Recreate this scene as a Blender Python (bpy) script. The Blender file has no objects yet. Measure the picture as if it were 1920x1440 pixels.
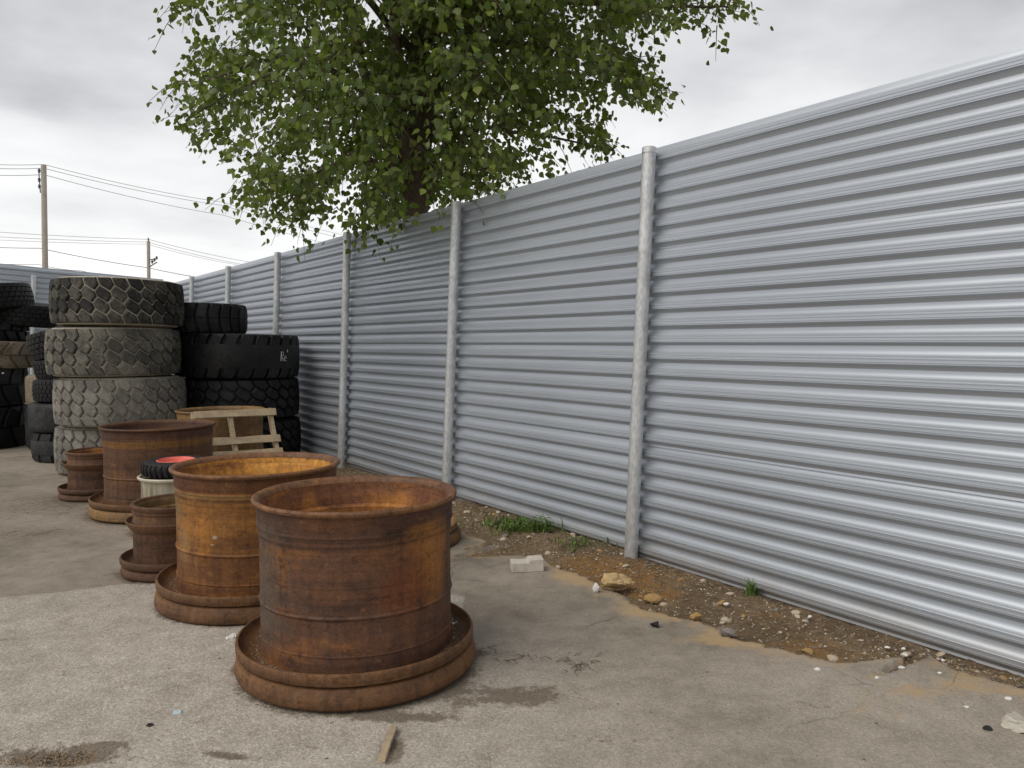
import bpy, bmesh, math, random
import numpy as np
from mathutils import Matrix, Vector
random.seed(7); rng = np.random.default_rng(11)
SC = bpy.context.scene; COL = SC.collection
R_ = math.radians; PI = math.pi

# ------------------------------------------------------------------ camera
F_PX, EYE, PITCH, ROLL = 1442.0, 1.6, 0.0466, -0.0027
cd = bpy.data.cameras.new('camera'); cam = bpy.data.objects.new('camera', cd); COL.objects.link(cam)
cd.sensor_width = 36.0; cd.lens = F_PX / 1920 * 36.0; cd.clip_start = 0.05; cd.clip_end = 3000
cam.matrix_world = Matrix.Translation((0, 0, EYE)) @ Matrix.Rotation(PI/2 - PITCH, 4, 'X') @ Matrix.Rotation(ROLL, 4, 'Z')
SC.camera = cam

# ------------------------------------------------------------------ sky (overcast)
SUN_EL, SUN_AZ = R_(52), R_(-125)          # azimuth clockwise from +Y (view direction)
w = bpy.data.worlds.new('World'); SC.world = w; w.use_nodes = True
nt = w.node_tree; nt.nodes.clear()
def N(tree, typ, **kw):
    n = tree.nodes.new(typ)
    for k, v in kw.items():
        if k.startswith('i_'):
            key = k[2:]; key = int(key) if key.isdigit() else key.replace('_', ' ')
            n.inputs[key].default_value = v
        else: setattr(n, k, v)
    return n
def math_n(tree, op, a, b=None, c=None, clamp=False):
    n = tree.nodes.new('ShaderNodeMath'); n.operation = op; n.use_clamp = clamp
    for i, x in enumerate((a, b, c)):
        if x is None: continue
        if isinstance(x, (int, float)): n.inputs[i].default_value = x
        else: tree.links.new(x, n.inputs[i])
    return n.outputs[0]
def mixc(tree, fac, a, b, blend='MIX'):
    n = tree.nodes.new('ShaderNodeMix'); n.data_type = 'RGBA'; n.blend_type = blend
    for i, x in ((0, fac), (6, a), (7, b)):
        if isinstance(x, (int, float)): n.inputs[i].default_value = x
        elif isinstance(x, (tuple, list)): n.inputs[i].default_value = (*x[:3], 1)
        else: tree.links.new(x, n.inputs[i])
    return n.outputs[2]
def ramp(tree, fac, stops, interp='LINEAR'):
    n = tree.nodes.new('ShaderNodeValToRGB'); n.color_ramp.interpolation = interp
    el = n.color_ramp.elements
    while len(el) < len(stops): el.new(0.5)
    for e, (p, c) in zip(el, stops):
        e.position = p; e.color = (c, c, c, 1) if isinstance(c, (int, float)) else (*c[:3], 1)
    tree.links.new(fac, n.inputs[0]); return n.outputs[0]
sky = N(nt, 'ShaderNodeTexSky', sky_type='NISHITA', sun_disc=False, sun_elevation=SUN_EL, sun_rotation=SUN_AZ)
tc = N(nt, 'ShaderNodeTexCoord'); sx = N(nt, 'ShaderNodeSeparateXYZ'); nt.links.new(tc.outputs['Generated'], sx.inputs[0])
zz = math_n(nt, 'MAXIMUM', sx.outputs[2], 0.0)
den = math_n(nt, 'ADD', zz, 0.10)
cx = N(nt, 'ShaderNodeCombineXYZ')
nt.links.new(math_n(nt, 'DIVIDE', sx.outputs[0], den), cx.inputs[0]); nt.links.new(math_n(nt, 'DIVIDE', sx.outputs[1], den), cx.inputs[1])
cx.inputs[2].default_value = 3.1
n1 = N(nt, 'ShaderNodeTexNoise', i_Scale=0.50, i_Detail=6.0, i_Roughness=0.46, i_Distortion=0.3)
n2 = N(nt, 'ShaderNodeTexNoise', i_Scale=2.3, i_Detail=5.0, i_Roughness=0.55)
mp = N(nt, 'ShaderNodeMapping'); mp.inputs['Location'].default_value = (8.2, 4.1, 7.7); nt.links.new(cx.outputs[0], mp.inputs[0])
nt.links.new(mp.outputs[0], n1.inputs['Vector']); nt.links.new(mp.outputs[0], n2.inputs['Vector'])
cl = math_n(nt, 'MULTIPLY_ADD', n2.outputs[0], 0.26, math_n(nt, 'MULTIPLY_ADD', n1.outputs[0], 1.05, -.155))
hor = math_n(nt, 'MULTIPLY_ADD', zz, -0.95, 0.262)          # cloud deck thins and brightens towards the horizon
cl = math_n(nt, 'ADD', cl, hor)
cc = ramp(nt, cl, [(0.33, (3.7, 3.72, 3.85)), (0.44, (5.3, 5.32, 5.45)), (0.55, (7.0, 7.0, 7.03)), (0.67, (8.1, 8.06, 8.02)), (0.85, (9.6, 9.5, 9.4))])
bgc = mixc(nt, 0.93, sky.outputs[0], cc)
bg = N(nt, 'ShaderNodeBackground', i_Strength=0.10); nt.links.new(bgc, bg.inputs[0])
wo = N(nt, 'ShaderNodeOutputWorld'); nt.links.new(bg.outputs[0], wo.inputs[0])

sl = bpy.data.lights.new('sun', 'SUN'); sl.energy = 1.4; sl.angle = R_(48); sl.color = (1.0, 0.93, 0.83)
so = bpy.data.objects.new('sun', sl); COL.objects.link(so)
so.rotation_euler = Vector((-math.sin(SUN_AZ)*math.cos(SUN_EL), -math.cos(SUN_AZ)*math.cos(SUN_EL), -math.sin(SUN_EL))).to_track_quat('-Z', 'Y').to_euler()
vs = SC.view_settings; vs.view_transform = 'Standard'; vs.look = 'None'; vs.exposure = 0.32; vs.gamma = 1.0; vs.use_curve_mapping = False
SC.cycles.use_denoising = True; SC.cycles.max_bounces = 4; SC.cycles.transparent_max_bounces = 4

# ------------------------------------------------------------------ helpers
def site(px, py, z=0.0):                       # where a sight line of the photograph meets height z
    fw = Vector((0, math.cos(PITCH), -math.sin(PITCH))); up = Vector((0, math.sin(PITCH), math.cos(PITCH))); rt = Vector((1, 0, 0))
    c, s = math.cos(ROLL), math.sin(ROLL); R = c*rt + s*up; U = -s*rt + c*up
    d = fw + (px-960)/F_PX*R - (py-720)/F_PX*U
    t = (z-EYE)/d.z
    return Vector((0, 0, EYE)) + t*d
def along(px, py, depth):
    fw = Vector((0, math.cos(PITCH), -math.sin(PITCH))); up = Vector((0, math.sin(PITCH), math.cos(PITCH))); rt = Vector((1, 0, 0))
    d = fw + (px-960)/F_PX*rt - (py-720)/F_PX*up
    return Vector((0, 0, EYE)) + d*(depth/d.y)
def pix(P):                                    # array of points -> picture positions
    P = np.asarray(P, float); d = P - np.array([0, 0, EYE])
    y = d[:, 1]*math.cos(PITCH) - d[:, 2]*math.sin(PITCH); u = d[:, 1]*math.sin(PITCH) + d[:, 2]*math.cos(PITCH)
    return np.stack([960 + F_PX*d[:, 0]/y, 720 - F_PX*u/y], 1)
def mesh(name, verts, faces, smooth=False):
    m = bpy.data.meshes.new(name); m.from_pydata([tuple(v) for v in verts], [], [tuple(f) for f in faces]); m.update()
    if smooth: m.polygons.foreach_set('use_smooth', [True]*len(m.polygons))
    return m
def sharp(m, ang=40):
    try: m.set_sharp_from_angle(angle=R_(ang))
    except Exception: pass
    return m
def put(name, me, mat=None, parent=None, loc=(0, 0, 0), rot=(0, 0, 0)):
    o = bpy.data.objects.new(name, me)
    if me is not None and mat is not None and not me.materials: me.materials.append(mat)
    COL.objects.link(o); o.parent = parent; o.location = loc; o.rotation_euler = rot
    return o
def tag(o, label=None, cat=None, group=None, kind=None):
    for k, v in (('label', label), ('category', cat), ('group', group), ('kind', kind)):
        if v: o[k] = v
    return o
def thing(name, label, cat, loc=(0, 0, 0), rot=(0, 0, 0), group=None):
    return tag(put(name, None, None, None, loc, rot), label, cat, group)
def lathe(prof, n=96, closed=True, wob=0.0, seed=0, smooth=True, ang=35):
    """prof: list of (r, z). Revolved round z."""
    rs = np.random.default_rng(seed); k = len(prof); V = []; Fc = []
    ph = rs.uniform(0, 2*PI, 4)
    for i in range(n):
        a = 2*PI*i/n
        dr = wob*(math.sin(2*a+ph[0])*.5 + math.sin(3*a+ph[1])*.3 + math.sin(7*a+ph[2])*.2)
        for r, z in prof: V.append(((r+dr)*math.cos(a), (r+dr)*math.sin(a), z + dr*0.5))
    for i in range(n):
        j = (i+1) % n
        for p in range(k if closed else k-1):
            q = (p+1) % k
            Fc.append((i*k+p, j*k+p, j*k+q, i*k+q))
    m = mesh('lathe', V, Fc, smooth)
    return sharp(m, ang)
def box_verts(sx, sy, sz, c=(0, 0, 0)):
    return [(c[0]+x*sx/2, c[1]+y*sy/2, c[2]+z*sz/2) for x in (-1, 1) for y in (-1, 1) for z in (-1, 1)]
BOXF = [(0, 1, 3, 2), (4, 6, 7, 5), (0, 4, 5, 1), (2, 3, 7, 6), (0, 2, 6, 4), (1, 5, 7, 3)]
def rough_box(sx, sy, sz, bev=0.004, jit=0.0, seed=0, cuts=0):
    bm = bmesh.new(); bmesh.ops.create_cube(bm, size=1)
    for v in bm.verts: v.co = Vector((v.co.x*sx, v.co.y*sy, v.co.z*sz))
    if cuts: bmesh.ops.subdivide_edges(bm, edges=[e for e in bm.edges if abs((e.verts[0].co-e.verts[1].co).length - max(sx, sy, sz)) < 1e-4], cuts=cuts)
    rs = random.Random(seed)
    for v in bm.verts: v.co += Vector((rs.uniform(-jit, jit), rs.uniform(-jit, jit), rs.uniform(-jit, jit)))
    if bev: bmesh.ops.bevel(bm, geom=bm.edges[:], offset=bev, segments=1, affect='EDGES')
    m = bpy.data.meshes.new('board'); bm.to_mesh(m); bm.free(); return m
def tube(pts, radii, n=8, cap=True):
    pts = [Vector(p) for p in pts]; V = []; Fc = []
    up = Vector((0.13, 0.21, 1)).normalized()
    for i, p in enumerate(pts):
        t = (pts[min(i+1, len(pts)-1)] - pts[max(i-1, 0)]).normalized()
        a = t.cross(up)
        if a.length < 1e-3: a = t.cross(Vector((1, 0, 0)))
        a.normalize(); b = t.cross(a)
        for k in range(n):
            q = 2*PI*k/n; V.append(p + (a*math.cos(q) + b*math.sin(q))*radii[i])
    for i in range(len(pts)-1):
        for k in range(n):
            Fc.append((i*n+k, i*n+(k+1) % n, (i+1)*n+(k+1) % n, (i+1)*n+k))
    if cap: Fc += [tuple(range(n))[::-1], tuple(range((len(pts)-1)*n, len(pts)*n))]
    return V, Fc
def merge(parts):
    V, Fc = [], []
    for v, f in parts:
        o = len(V); V += list(v); Fc += [tuple(i+o for i in q) for q in f]
    return V, Fc
def rock(seed, sx, sy, sz, sub=2, rough=0.25):
    bm = bmesh.new(); bmesh.ops.create_icosphere(bm, subdivisions=sub, radius=0.5)
    rs = np.random.default_rng(seed)
    dirs = rs.normal(size=(7, 3)); dirs /= np.linalg.norm(dirs, axis=1)[:, None]; cut = rs.uniform(0.20, 0.42, 7)
    for v in bm.verts:
        c = np.array(v.co)
        for d, t in zip(dirs, cut):
            e = c @ d
            if e > t: c = c - d*(e-t)
        c *= 1 + rough*0.25*(rs.random()-.5)
        v.co = Vector((c[0]*sx, c[1]*sy, (c[2]+0.32)*sz))
    m = bpy.data.meshes.new('stone'); bm.to_mesh(m); bm.free(); return m
def vnoise(x, y, seed=0):
    rs = np.random.default_rng(seed); T = rs.random((256, 256))
    xi = np.floor(x).astype(int); yi = np.floor(y).astype(int); fx = x-xi; fy = y-yi
    fx = fx*fx*(3-2*fx); fy = fy*fy*(3-2*fy)
    a = T[xi % 256, yi % 256]; b = T[(xi+1) % 256, yi % 256]; c = T[xi % 256, (yi+1) % 256]; d = T[(xi+1) % 256, (yi+1) % 256]
    return (a*(1-fx)+b*fx)*(1-fy) + (c*(1-fx)+d*fx)*fy
def fbm(x, y, sc, oct=4, seed=0, gain=.5):
    s = 0; a = 1; t = 0
    for o in range(oct):
        s = s + a*vnoise(x*sc+17.3*o, y*sc-9.1*o, seed+o); t += a; a *= gain; sc *= 2.03
    return s/t
def sstep(a, b, x):
    t = np.clip((x-a)/(b-a), 0, 1); return t*t*(3-2*t)

# ------------------------------------------------------------------ materials
def newmat(name):
    m = bpy.data.materials.new(name); m.use_nodes = True; t = m.node_tree
    b = t.nodes['Principled BSDF']; return m, t, b
def noise(t, vec, scale, detail=5, rough=.55, dist=0.0):
    n = N(t, 'ShaderNodeTexNoise', i_Scale=scale, i_Detail=detail, i_Roughness=rough, i_Distortion=dist)
    if vec is not None: t.links.new(vec, n.inputs['Vector'])
    return n.outputs[0]
def objvec(t, scale=(1, 1, 1), loc=(0, 0, 0), kind='Object'):
    c = N(t, 'ShaderNodeTexCoord'); m = N(t, 'ShaderNodeMapping')
    m.inputs['Location'].default_value = loc; m.inputs['Scale'].default_value = scale
    t.links.new(c.outputs[kind], m.inputs[0]); return m.outputs[0]
def bump(t, b, h, strength=.3, dist=.01):
    n = N(t, 'ShaderNodeBump', i_Strength=strength, i_Distance=dist); t.links.new(h, n.inputs['Height']); t.links.new(n.outputs[0], b.inputs['Normal'])

def rust_mat(name, dark, mid, orange, pale, amt=.5, seed=0.0, patches=(), bands=()):
    m, t, b = newmat(name)
    v = objvec(t, loc=(seed, seed*1.7, seed*.6)); vs_ = objvec(t, scale=(.55, .55, 5.5), loc=(seed*2.1, seed, seed)); vd = objvec(t, scale=(6, 6, .7), loc=(seed, -seed, 0))
    a = noise(t, v, 2.1, 8, .62, .4); s = noise(t, vs_, 1.7, 6, .6, .2); f = noise(t, v, 42, 4, .7); dr = noise(t, vd, 2.2, 4, .6); g = noise(t, v, 150, 2, .6)
    base = ramp(t, math_n(t, 'MULTIPLY_ADD', s, .6, math_n(t, 'MULTIPLY', a, .4)), [(.36, dark), (.52, mid), (.68, tuple(.6*x+.4*y for x, y in zip(mid, orange)))])
    om = ramp(t, math_n(t, 'MULTIPLY_ADD', s, .42, math_n(t, 'MULTIPLY', a, .62)), [(.60-amt*.16, 0.0), (.74-amt*.16, .95)])
    c = mixc(t, om, base, orange)
    raw = N(t, 'ShaderNodeTexCoord').outputs['Object']
    for (px_, py_, pz_, rr, zs, col_, k_) in patches:                  # blooms of fresh rust with a shape of their own
        mpn = N(t, 'ShaderNodeMapping', vector_type='POINT'); mpn.inputs['Scale'].default_value = (1, 1, zs); mpn.inputs['Location'].default_value = (-px_, -py_, -pz_*zs); t.links.new(raw, mpn.inputs[0])
        ln = N(t, 'ShaderNodeVectorMath', operation='LENGTH'); t.links.new(mpn.outputs[0], ln.inputs[0])
        e = math_n(t, 'MULTIPLY_ADD', math_n(t, 'SUBTRACT', math_n(t, 'MULTIPLY_ADD', s, .5, math_n(t, 'MULTIPLY', a, .5)), .5), rr*3.2, math_n(t, 'DIVIDE', ln.outputs['Value'], 1.0))
        c = mixc(t, ramp(t, e, [(rr*.45, k_), (rr*1.15, 0.0)]), c, col_)
    if bands:
        szn = N(t, 'ShaderNodeSeparateXYZ'); t.links.new(raw, szn.inputs[0])
        zj = math_n(t, 'MULTIPLY_ADD', math_n(t, 'SUBTRACT', a, .5), .03, szn.outputs[2])
        for (z0, z1, col_, k_) in bands:
            mk = math_n(t, 'MULTIPLY', ramp(t, zj, [(max(z0-.006, 0), 0.0), (z0+.006, k_)]), ramp(t, zj, [(z1-.006, 1.0), (z1+.006, 0.0)]))
            c = mixc(t, mk, c, col_)
    ln_ = noise(t, objvec(t, scale=(.8, .8, 70), loc=(seed, 0, 0)), 1.0, 3, .6)
    c = mixc(t, .5, c, ramp(t, ln_, [(.33, .55), (.45, 1.0), (.62, 1.1)]), 'MULTIPLY')
    pm = ramp(t, math_n(t, 'MULTIPLY_ADD', a, .3, math_n(t, 'MULTIPLY', dr, .75)), [(.60, 0.0), (.78, .55)])
    c = mixc(t, pm, c, pale)
    fl = noise(t, objvec(t, loc=(-seed, seed, 2), scale=(1, 1, 1.6)), 9, 10, .72, .25)          # flaking scale with crisp edges
    c = mixc(t, ramp(t, fl, [(.585, 0.0), (.605, .5)]), c, tuple(x*.55 for x in dark))
    c = mixc(t, ramp(t, fl, [(.375, .4), (.395, 0.0)]), c, tuple(.5*x+.5*y for x, y in zip(orange, pale)))
    drip = noise(t, objvec(t, scale=(14, 14, .55), loc=(seed, 0, -seed)), 1.6, 4, .6)
    c = mixc(t, .45, c, ramp(t, drip, [(.36, .5), (.5, 1.0), (.66, 1.15)]), 'MULTIPLY')
    c = mixc(t, .6, c, ramp(t, f, [(.3, .42), (.5, .85), (.72, 1.25)]), 'MULTIPLY')
    c = mixc(t, .35, c, ramp(t, g, [(.35, .4), (.6, 1.1)]), 'MULTIPLY')
    t.links.new(c, b.inputs['Base Color'])
    t.links.new(ramp(t, a, [(.3, .5), (.7, .82)]), b.inputs['Roughness'])
    b.inputs['Specular IOR Level'].default_value = .35
    bump(t, b, math_n(t, 'ADD', math_n(t, 'MULTIPLY_ADD', f, .7, math_n(t, 'MULTIPLY', s, .5)), math_n(t, 'MULTIPLY', ramp(t, fl, [(.55, 0.0), (.6, 1.0)]), -.6)), .5, .006)
    return m
RUST_DARK = rust_mat('rust_dark', (.070, .034, .021), (.130, .060, .034), (.36, .145, .034), (.16, .11, .08), .12, 3.1,
    [(.40, -.24, .60, .16, .8, (.40, .165, .035), .85), (.20, -.43, .66, .17, 2.6, (.22, .09, .03), .55), (-.02, -.47, .50, .13, 3.0, (.20, .085, .035), .45), (.30, -.36, .50, .16, 1.0, (.20, .06, .02), .7), (-.40, -.26, .52, .26, .6, (.115, .082, .058), .8), (-.05, -.47, .06, .25, 2.0, (.15, .075, .035), .5)],
    [(.78, .848, (.085, .036, .020), .6), (.700, .708, (.04, .02, .014), .7)])
RUST_DARK_IN = rust_mat('rust_dark_inside', (.13, .052, .026), (.24, .092, .036), (.55, .23, .05), (.46, .26, .11), .5, 5.9)
RUST_ORANGE = rust_mat('rust_orange', (.12, .045, .015), (.24, .10, .027), (.42, .18, .036), (.25, .165, .085), .55, 9.4,
    [(-.30, -.37, .10, .34, 1.0, (.17, .065, .022), .75), (-.44, -.22, .60, .2, 1.2, (.30, .19, .075), .6), (-.10, -.475, .497, .02, 1.4, (.62, .54, .42), .95), (-.115, -.474, .452, .018, 3.0, (.5, .42, .3), .8), (-.33, -.36, .45, .08, .5, (.34, .2, .08), .6)],
    [(.752, .86, (.115, .042, .018), .8), (.72, .745, (.30, .19, .08), .7), (.70, .716, (.10, .045, .018), .7)])
RUST_BROWN = rust_mat('rust_brown', (.082, .040, .022), (.145, .070, .036), (.25, .12, .036), (.18, .12, .08), .18, 15.2, (), [(.76, .84, (.10, .042, .025), .7), (.675, .735, (.27, .13, .035), .75)])
RUST_IN_LIT = rust_mat('rust_inside_lit', (.20, .075, .026), (.40, .155, .038), (.80, .39, .075), (.74, .44, .15), .8, 21.7)  # inner rust, its tones raised so light bouncing inside the barrel is in the colour
RUST_RING = rust_mat('rust_ring', (.095, .044, .020), (.175, .085, .037), (.27, .135, .045), (.23, .155, .09), .3, 27.3)
RUST_TAN = rust_mat('rust_tan', (.16, .085, .035), (.26, .155, .065), (.38, .215, .075), (.35, .26, .15), .5, 31.0)
RUST_LIP = rust_mat('rust_lip', (.13, .062, .034), (.22, .108, .055), (.36, .17, .06), (.40, .26, .15), .35, 41.0)
def pale_metal():
    m, t, b = newmat('pale_painted_metal'); v = objvec(t); vd = objvec(t, scale=(9, 9, .8))
    a = noise(t, v, 4, 6, .6); d = noise(t, vd, 2, 5, .6)
    c = ramp(t, math_n(t, 'MULTIPLY_ADD', d, .7, math_n(t, 'MULTIPLY', a, .3)), [(.33, (.14, .11, .05)), (.47, (.33, .29, .2)), (.62, (.5, .47, .38))])
    t.links.new(c, b.inputs['Base Color']); b.inputs['Roughness'].default_value = .6; return m
PALE = pale_metal()
def simple(name, col, rough=.7, var=.25, scale=8, spec=.4, metal=0, bumps=.0):
    m, t, b = newmat(name); v = objvec(t); a = noise(t, v, scale, 6, .6); f = noise(t, v, scale*7, 3, .6)
    lo = tuple(x*(1-var) for x in col); hi = tuple(min(1, x*(1+var)) for x in col)
    c = ramp(t, math_n(t, 'MULTIPLY_ADD', f, .4, math_n(t, 'MULTIPLY', a, .6)), [(.32, lo), (.68, hi)])
    t.links.new(c, b.inputs['Base Color']); b.inputs['Roughness'].default_value = rough; b.inputs['Specular IOR Level'].default_value = spec; b.inputs['Metallic'].default_value = metal
    if bumps: bump(t, b, f, bumps, .004)
    return m
def rubber(name, col, dust, amt, seed=0.0, rough=.75):
    m, t, b = newmat(name)
    oi = N(t, 'ShaderNodeObjectInfo'); v = objvec(t, loc=(seed, seed, seed)); g = objvec(t, loc=(seed, 0, seed), kind='Object')
    geo = N(t, 'ShaderNodeNewGeometry')
    a = noise(t, geo.outputs['Position'], 3.2, 6, .62, .3); f = noise(t, geo.outputs['Position'], 26, 4, .65)
    k = math_n(t, 'ADD', math_n(t, 'MULTIPLY_ADD', a, .62, math_n(t, 'MULTIPLY', f, .3)), math_n(t, 'MULTIPLY_ADD', oi.outputs['Random'], .16, -.04))
    c = mixc(t, ramp(t, k, [(.62-amt*.34, 0.0), (.80-amt*.34, 1.0)]), col, dust)
    c = mixc(t, .5, c, ramp(t, f, [(.3, .55), (.7, 1.2)]), 'MULTIPLY')
    t.links.new(c, b.inputs['Base Color']); b.inputs['Roughness'].default_value = rough; b.inputs['Specular IOR Level'].default_value = .3
    bump(t, b, f, .3, .006); return m
RB_GREY = rubber('worn_grey_rubber', (.072, .069, .062), (.20, .185, .15), .55, 1.0)
RB_LIGHT = rubber('pale_worn_rubber', (.155, .145, .128), (.26, .243, .21), .65, 6.0)
RB_DARKBLK = rubber('worn_dark_rubber', (.030, .029, .027), (.14, .13, .105), .42, 8.0)
RB_SAND = rubber('sand_caked_rubber', (.36, .325, .25), (.55, .50, .40), .55, 2.0, .9)
RB_BLACK = rubber('black_rubber', (.008, .008, .0085), (.026, .026, .026), .3, 3.0, .55)
RB_CHAR = rubber('charcoal_rubber', (.017, .017, .018), (.05, .05, .05), .4, 4.0, .65)
RB_TAN = rubber('muddy_tan_rubber', (.16, .13, .095), (.27, .225, .16), .6, 5.0, .9)

def fence_mat():
    m, t, b = newmat('galvalume_sheet'); geo = N(t, 'ShaderNodeNewGeometry'); P = geo.outputs['Position']
    a = noise(t, P, .8, 4, .55); oi = N(t, 'ShaderNodeObjectInfo')
    k = math_n(t, 'MULTIPLY_ADD', a, .7, math_n(t, 'MULTIPLY', oi.outputs['Random'], .3))
    c = ramp(t, k, [(.25, (.45, .49, .54)), (.75, (.51, .55, .60))])
    sp = N(t, 'ShaderNodeSeparateXYZ'); t.links.new(P, sp.inputs[0])      # mud splashed up from the dirt strip
    dz = math_n(t, 'MULTIPLY_ADD', noise(t, P, 5, 5, .6), -.35, sp.outputs[2])
    c = mixc(t, ramp(t, math_n(t, 'ADD', dz, .2), [(.02, .38), (.22, 0.0)]), c, (.36, .31, .25))
    t.links.new(c, b.inputs['Base Color']); b.inputs['Metallic'].default_value = .55
    t.links.new(ramp(t, a, [(.3, .38), (.7, .43)]), b.inputs['Roughness']); return m
FENCE = fence_mat()
def galv_mat():
    m, t, b = newmat('galvanised_pipe'); v = objvec(t, scale=(1, 1, .45)); vo = N(t, 'ShaderNodeTexVoronoi', i_Scale=55.0); t.links.new(v, vo.inputs['Vector'])
    a = noise(t, v, 14, 6, .65, .6)
    c = ramp(t, math_n(t, 'MULTIPLY_ADD', vo.outputs['Distance'], .3, math_n(t, 'MULTIPLY', a, .8)), [(.30, (.42, .43, .435)), (.52, (.56, .575, .58)), (.70, (.70, .71, .71))])
    t.links.new(c, b.inputs['Base Color']); b.inputs['Metallic'].default_value = .55; b.inputs['Roughness'].default_value = .48; return m
GALV = galv_mat()
def asphalt_mat():
    m, t, b = newmat('old_asphalt'); geo = N(t, 'ShaderNodeNewGeometry'); P = geo.outputs['Position']
    st = N(t, 'ShaderNodeAttribute', attribute_name='stain').outputs['Fac']; li = N(t, 'ShaderNodeAttribute', attribute_name='light').outputs['Fac']; sa = N(t, 'ShaderNodeAttribute', attribute_name='sand').outputs['Fac']
    big = noise(t, P, .9, 6, .6, .3); med = noise(t, P, 6, 7, .68, .2); fine = noise(t, P, 70, 4, .75)
    vo = N(t, 'ShaderNodeTexVoronoi', i_Scale=120.0); t.links.new(P, vo.inputs['Vector'])
    vsz = N(t, 'ShaderNodeSeparateColor'); t.links.new(vo.outputs['Color'], vsz.inputs[0])
    base = ramp(t, math_n(t, 'MULTIPLY_ADD', big, .55, math_n(t, 'MULTIPLY', med, .45)), [(.34, (.185, .157, .124)), (.5, (.29, .252, .205)), (.66, (.385, .338, .28))])
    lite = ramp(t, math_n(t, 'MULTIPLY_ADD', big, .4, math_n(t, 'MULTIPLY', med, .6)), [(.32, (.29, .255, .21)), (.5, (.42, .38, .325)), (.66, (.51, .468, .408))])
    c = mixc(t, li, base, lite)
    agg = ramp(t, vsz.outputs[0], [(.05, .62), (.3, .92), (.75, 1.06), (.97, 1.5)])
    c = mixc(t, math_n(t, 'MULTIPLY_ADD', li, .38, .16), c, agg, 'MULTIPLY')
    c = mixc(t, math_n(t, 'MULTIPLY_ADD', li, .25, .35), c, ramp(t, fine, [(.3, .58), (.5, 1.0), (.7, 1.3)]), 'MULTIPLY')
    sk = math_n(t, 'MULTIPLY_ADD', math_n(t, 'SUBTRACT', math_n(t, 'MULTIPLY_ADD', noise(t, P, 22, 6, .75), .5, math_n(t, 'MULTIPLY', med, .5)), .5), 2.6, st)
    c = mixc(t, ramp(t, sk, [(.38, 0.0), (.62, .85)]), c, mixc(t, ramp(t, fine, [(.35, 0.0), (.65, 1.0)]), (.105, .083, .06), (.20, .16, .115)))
    sd = math_n(t, 'MULTIPLY_ADD', math_n(t, 'SUBTRACT', noise(t, P, 11, 6, .65), .5), 1.5, sa)
    c = mixc(t, ramp(t, sd, [(.3, 0.0), (.75, .8)]), c, (.47, .33, .18))
    # scattered dark specks and hairline cracks
    sv = N(t, 'ShaderNodeTexVoronoi', i_Scale=7.0); t.links.new(P, sv.inputs['Vector'])
    spk = ramp(t, sv.outputs['Distance'], [(.045, .75), (.075, 0.0)])
    c = mixc(t, math_n(t, 'MULTIPLY', spk, ramp(t, big, [(.45, 0.0), (.55, 1.0)])), c, (.05, .042, .035))
    mw = N(t, 'ShaderNodeMix', data_type='VECTOR'); mw.inputs[0].default_value = .09; t.links.new(P, mw.inputs[4])
    nc = N(t, 'ShaderNodeTexNoise', i_Scale=5.0, i_Detail=6.0); t.links.new(P, nc.inputs['Vector']); t.links.new(nc.outputs['Color'], mw.inputs[5])
    cv = N(t, 'ShaderNodeTexVoronoi', feature='DISTANCE_TO_EDGE', i_Scale=.85); t.links.new(mw.outputs[1], cv.inputs['Vector'])
    crk = math_n(t, 'MULTIPLY', ramp(t, cv.outputs['Distance'], [(.001, 1.0), (.0035, 0.0)]), ramp(t, noise(t, P, 1.3, 3), [(.52, 0.0), (.64, .65)]))
    c = mixc(t, crk, c, (.06, .05, .04))
    t.links.new(c, b.inputs['Base Color']); b.inputs['Roughness'].default_value = .88; b.inputs['Specular IOR Level'].default_value = .25
    h = math_n(t, 'ADD', math_n(t, 'MULTIPLY_ADD', fine, .5, math_n(t, 'MULTIPLY', med, .6)), math_n(t, 'MULTIPLY_ADD', vo.outputs['Distance'], -.3, math_n(t, 'MULTIPLY', crk, -.6)))
    bump(t, b, h, .5, .012); return m
ASPH = asphalt_mat()
def dirt_mat():
    m, t, b = newmat('dirt'); geo = N(t, 'ShaderNodeNewGeometry'); P = geo.outputs['Position']
    og = N(t, 'ShaderNodeAttribute', attribute_name='orange').outputs['Fac']
    a = noise(t, P, 2.3, 6, .6, .3); med = noise(t, P, 14, 6, .7); f = noise(t, P, 95, 4, .7)
    c = ramp(t, math_n(t, 'MULTIPLY_ADD', a, .5, math_n(t, 'MULTIPLY', med, .5)), [(.33, (.088, .062, .038)), (.5, (.175, .125, .076)), (.66, (.28, .205, .13))])
    om = ramp(t, math_n(t, 'MULTIPLY_ADD', math_n(t, 'SUBTRACT', med, .5), 1.6, og), [(.32, 0.0), (.75, .85)])
    c = mixc(t, om, c, mixc(t, f, (.17, .088, .030), (.33, .19, .075)))
    vo = N(t, 'ShaderNodeTexVoronoi', i_Scale=60.0); t.links.new(P, vo.inputs['Vector']); sc_ = N(t, 'ShaderNodeSeparateColor'); t.links.new(vo.outputs['Color'], sc_.inputs[0])
    c = mixc(t, ramp(t, math_n(t, 'MULTIPLY', sc_.outputs[1], ramp(t, vo.outputs['Distance'], [(.2, 1.0), (.5, 0.0)])), [(.78, 0.0), (.9, .9)]), c, (.42, .36, .27))
    c = mixc(t, .7, c, ramp(t, f, [(.3, .5), (.5, 1.0), (.7, 1.4)]), 'MULTIPLY')
    t.links.new(c, b.inputs['Base Color']); b.inputs['Roughness'].default_value = .95; b.inputs['Specular IOR Level'].default_value = .15
    bump(t, b, math_n(t, 'MULTIPLY_ADD', f, .5, med), .8, .02); return m
DIRT = dirt_mat()
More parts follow.
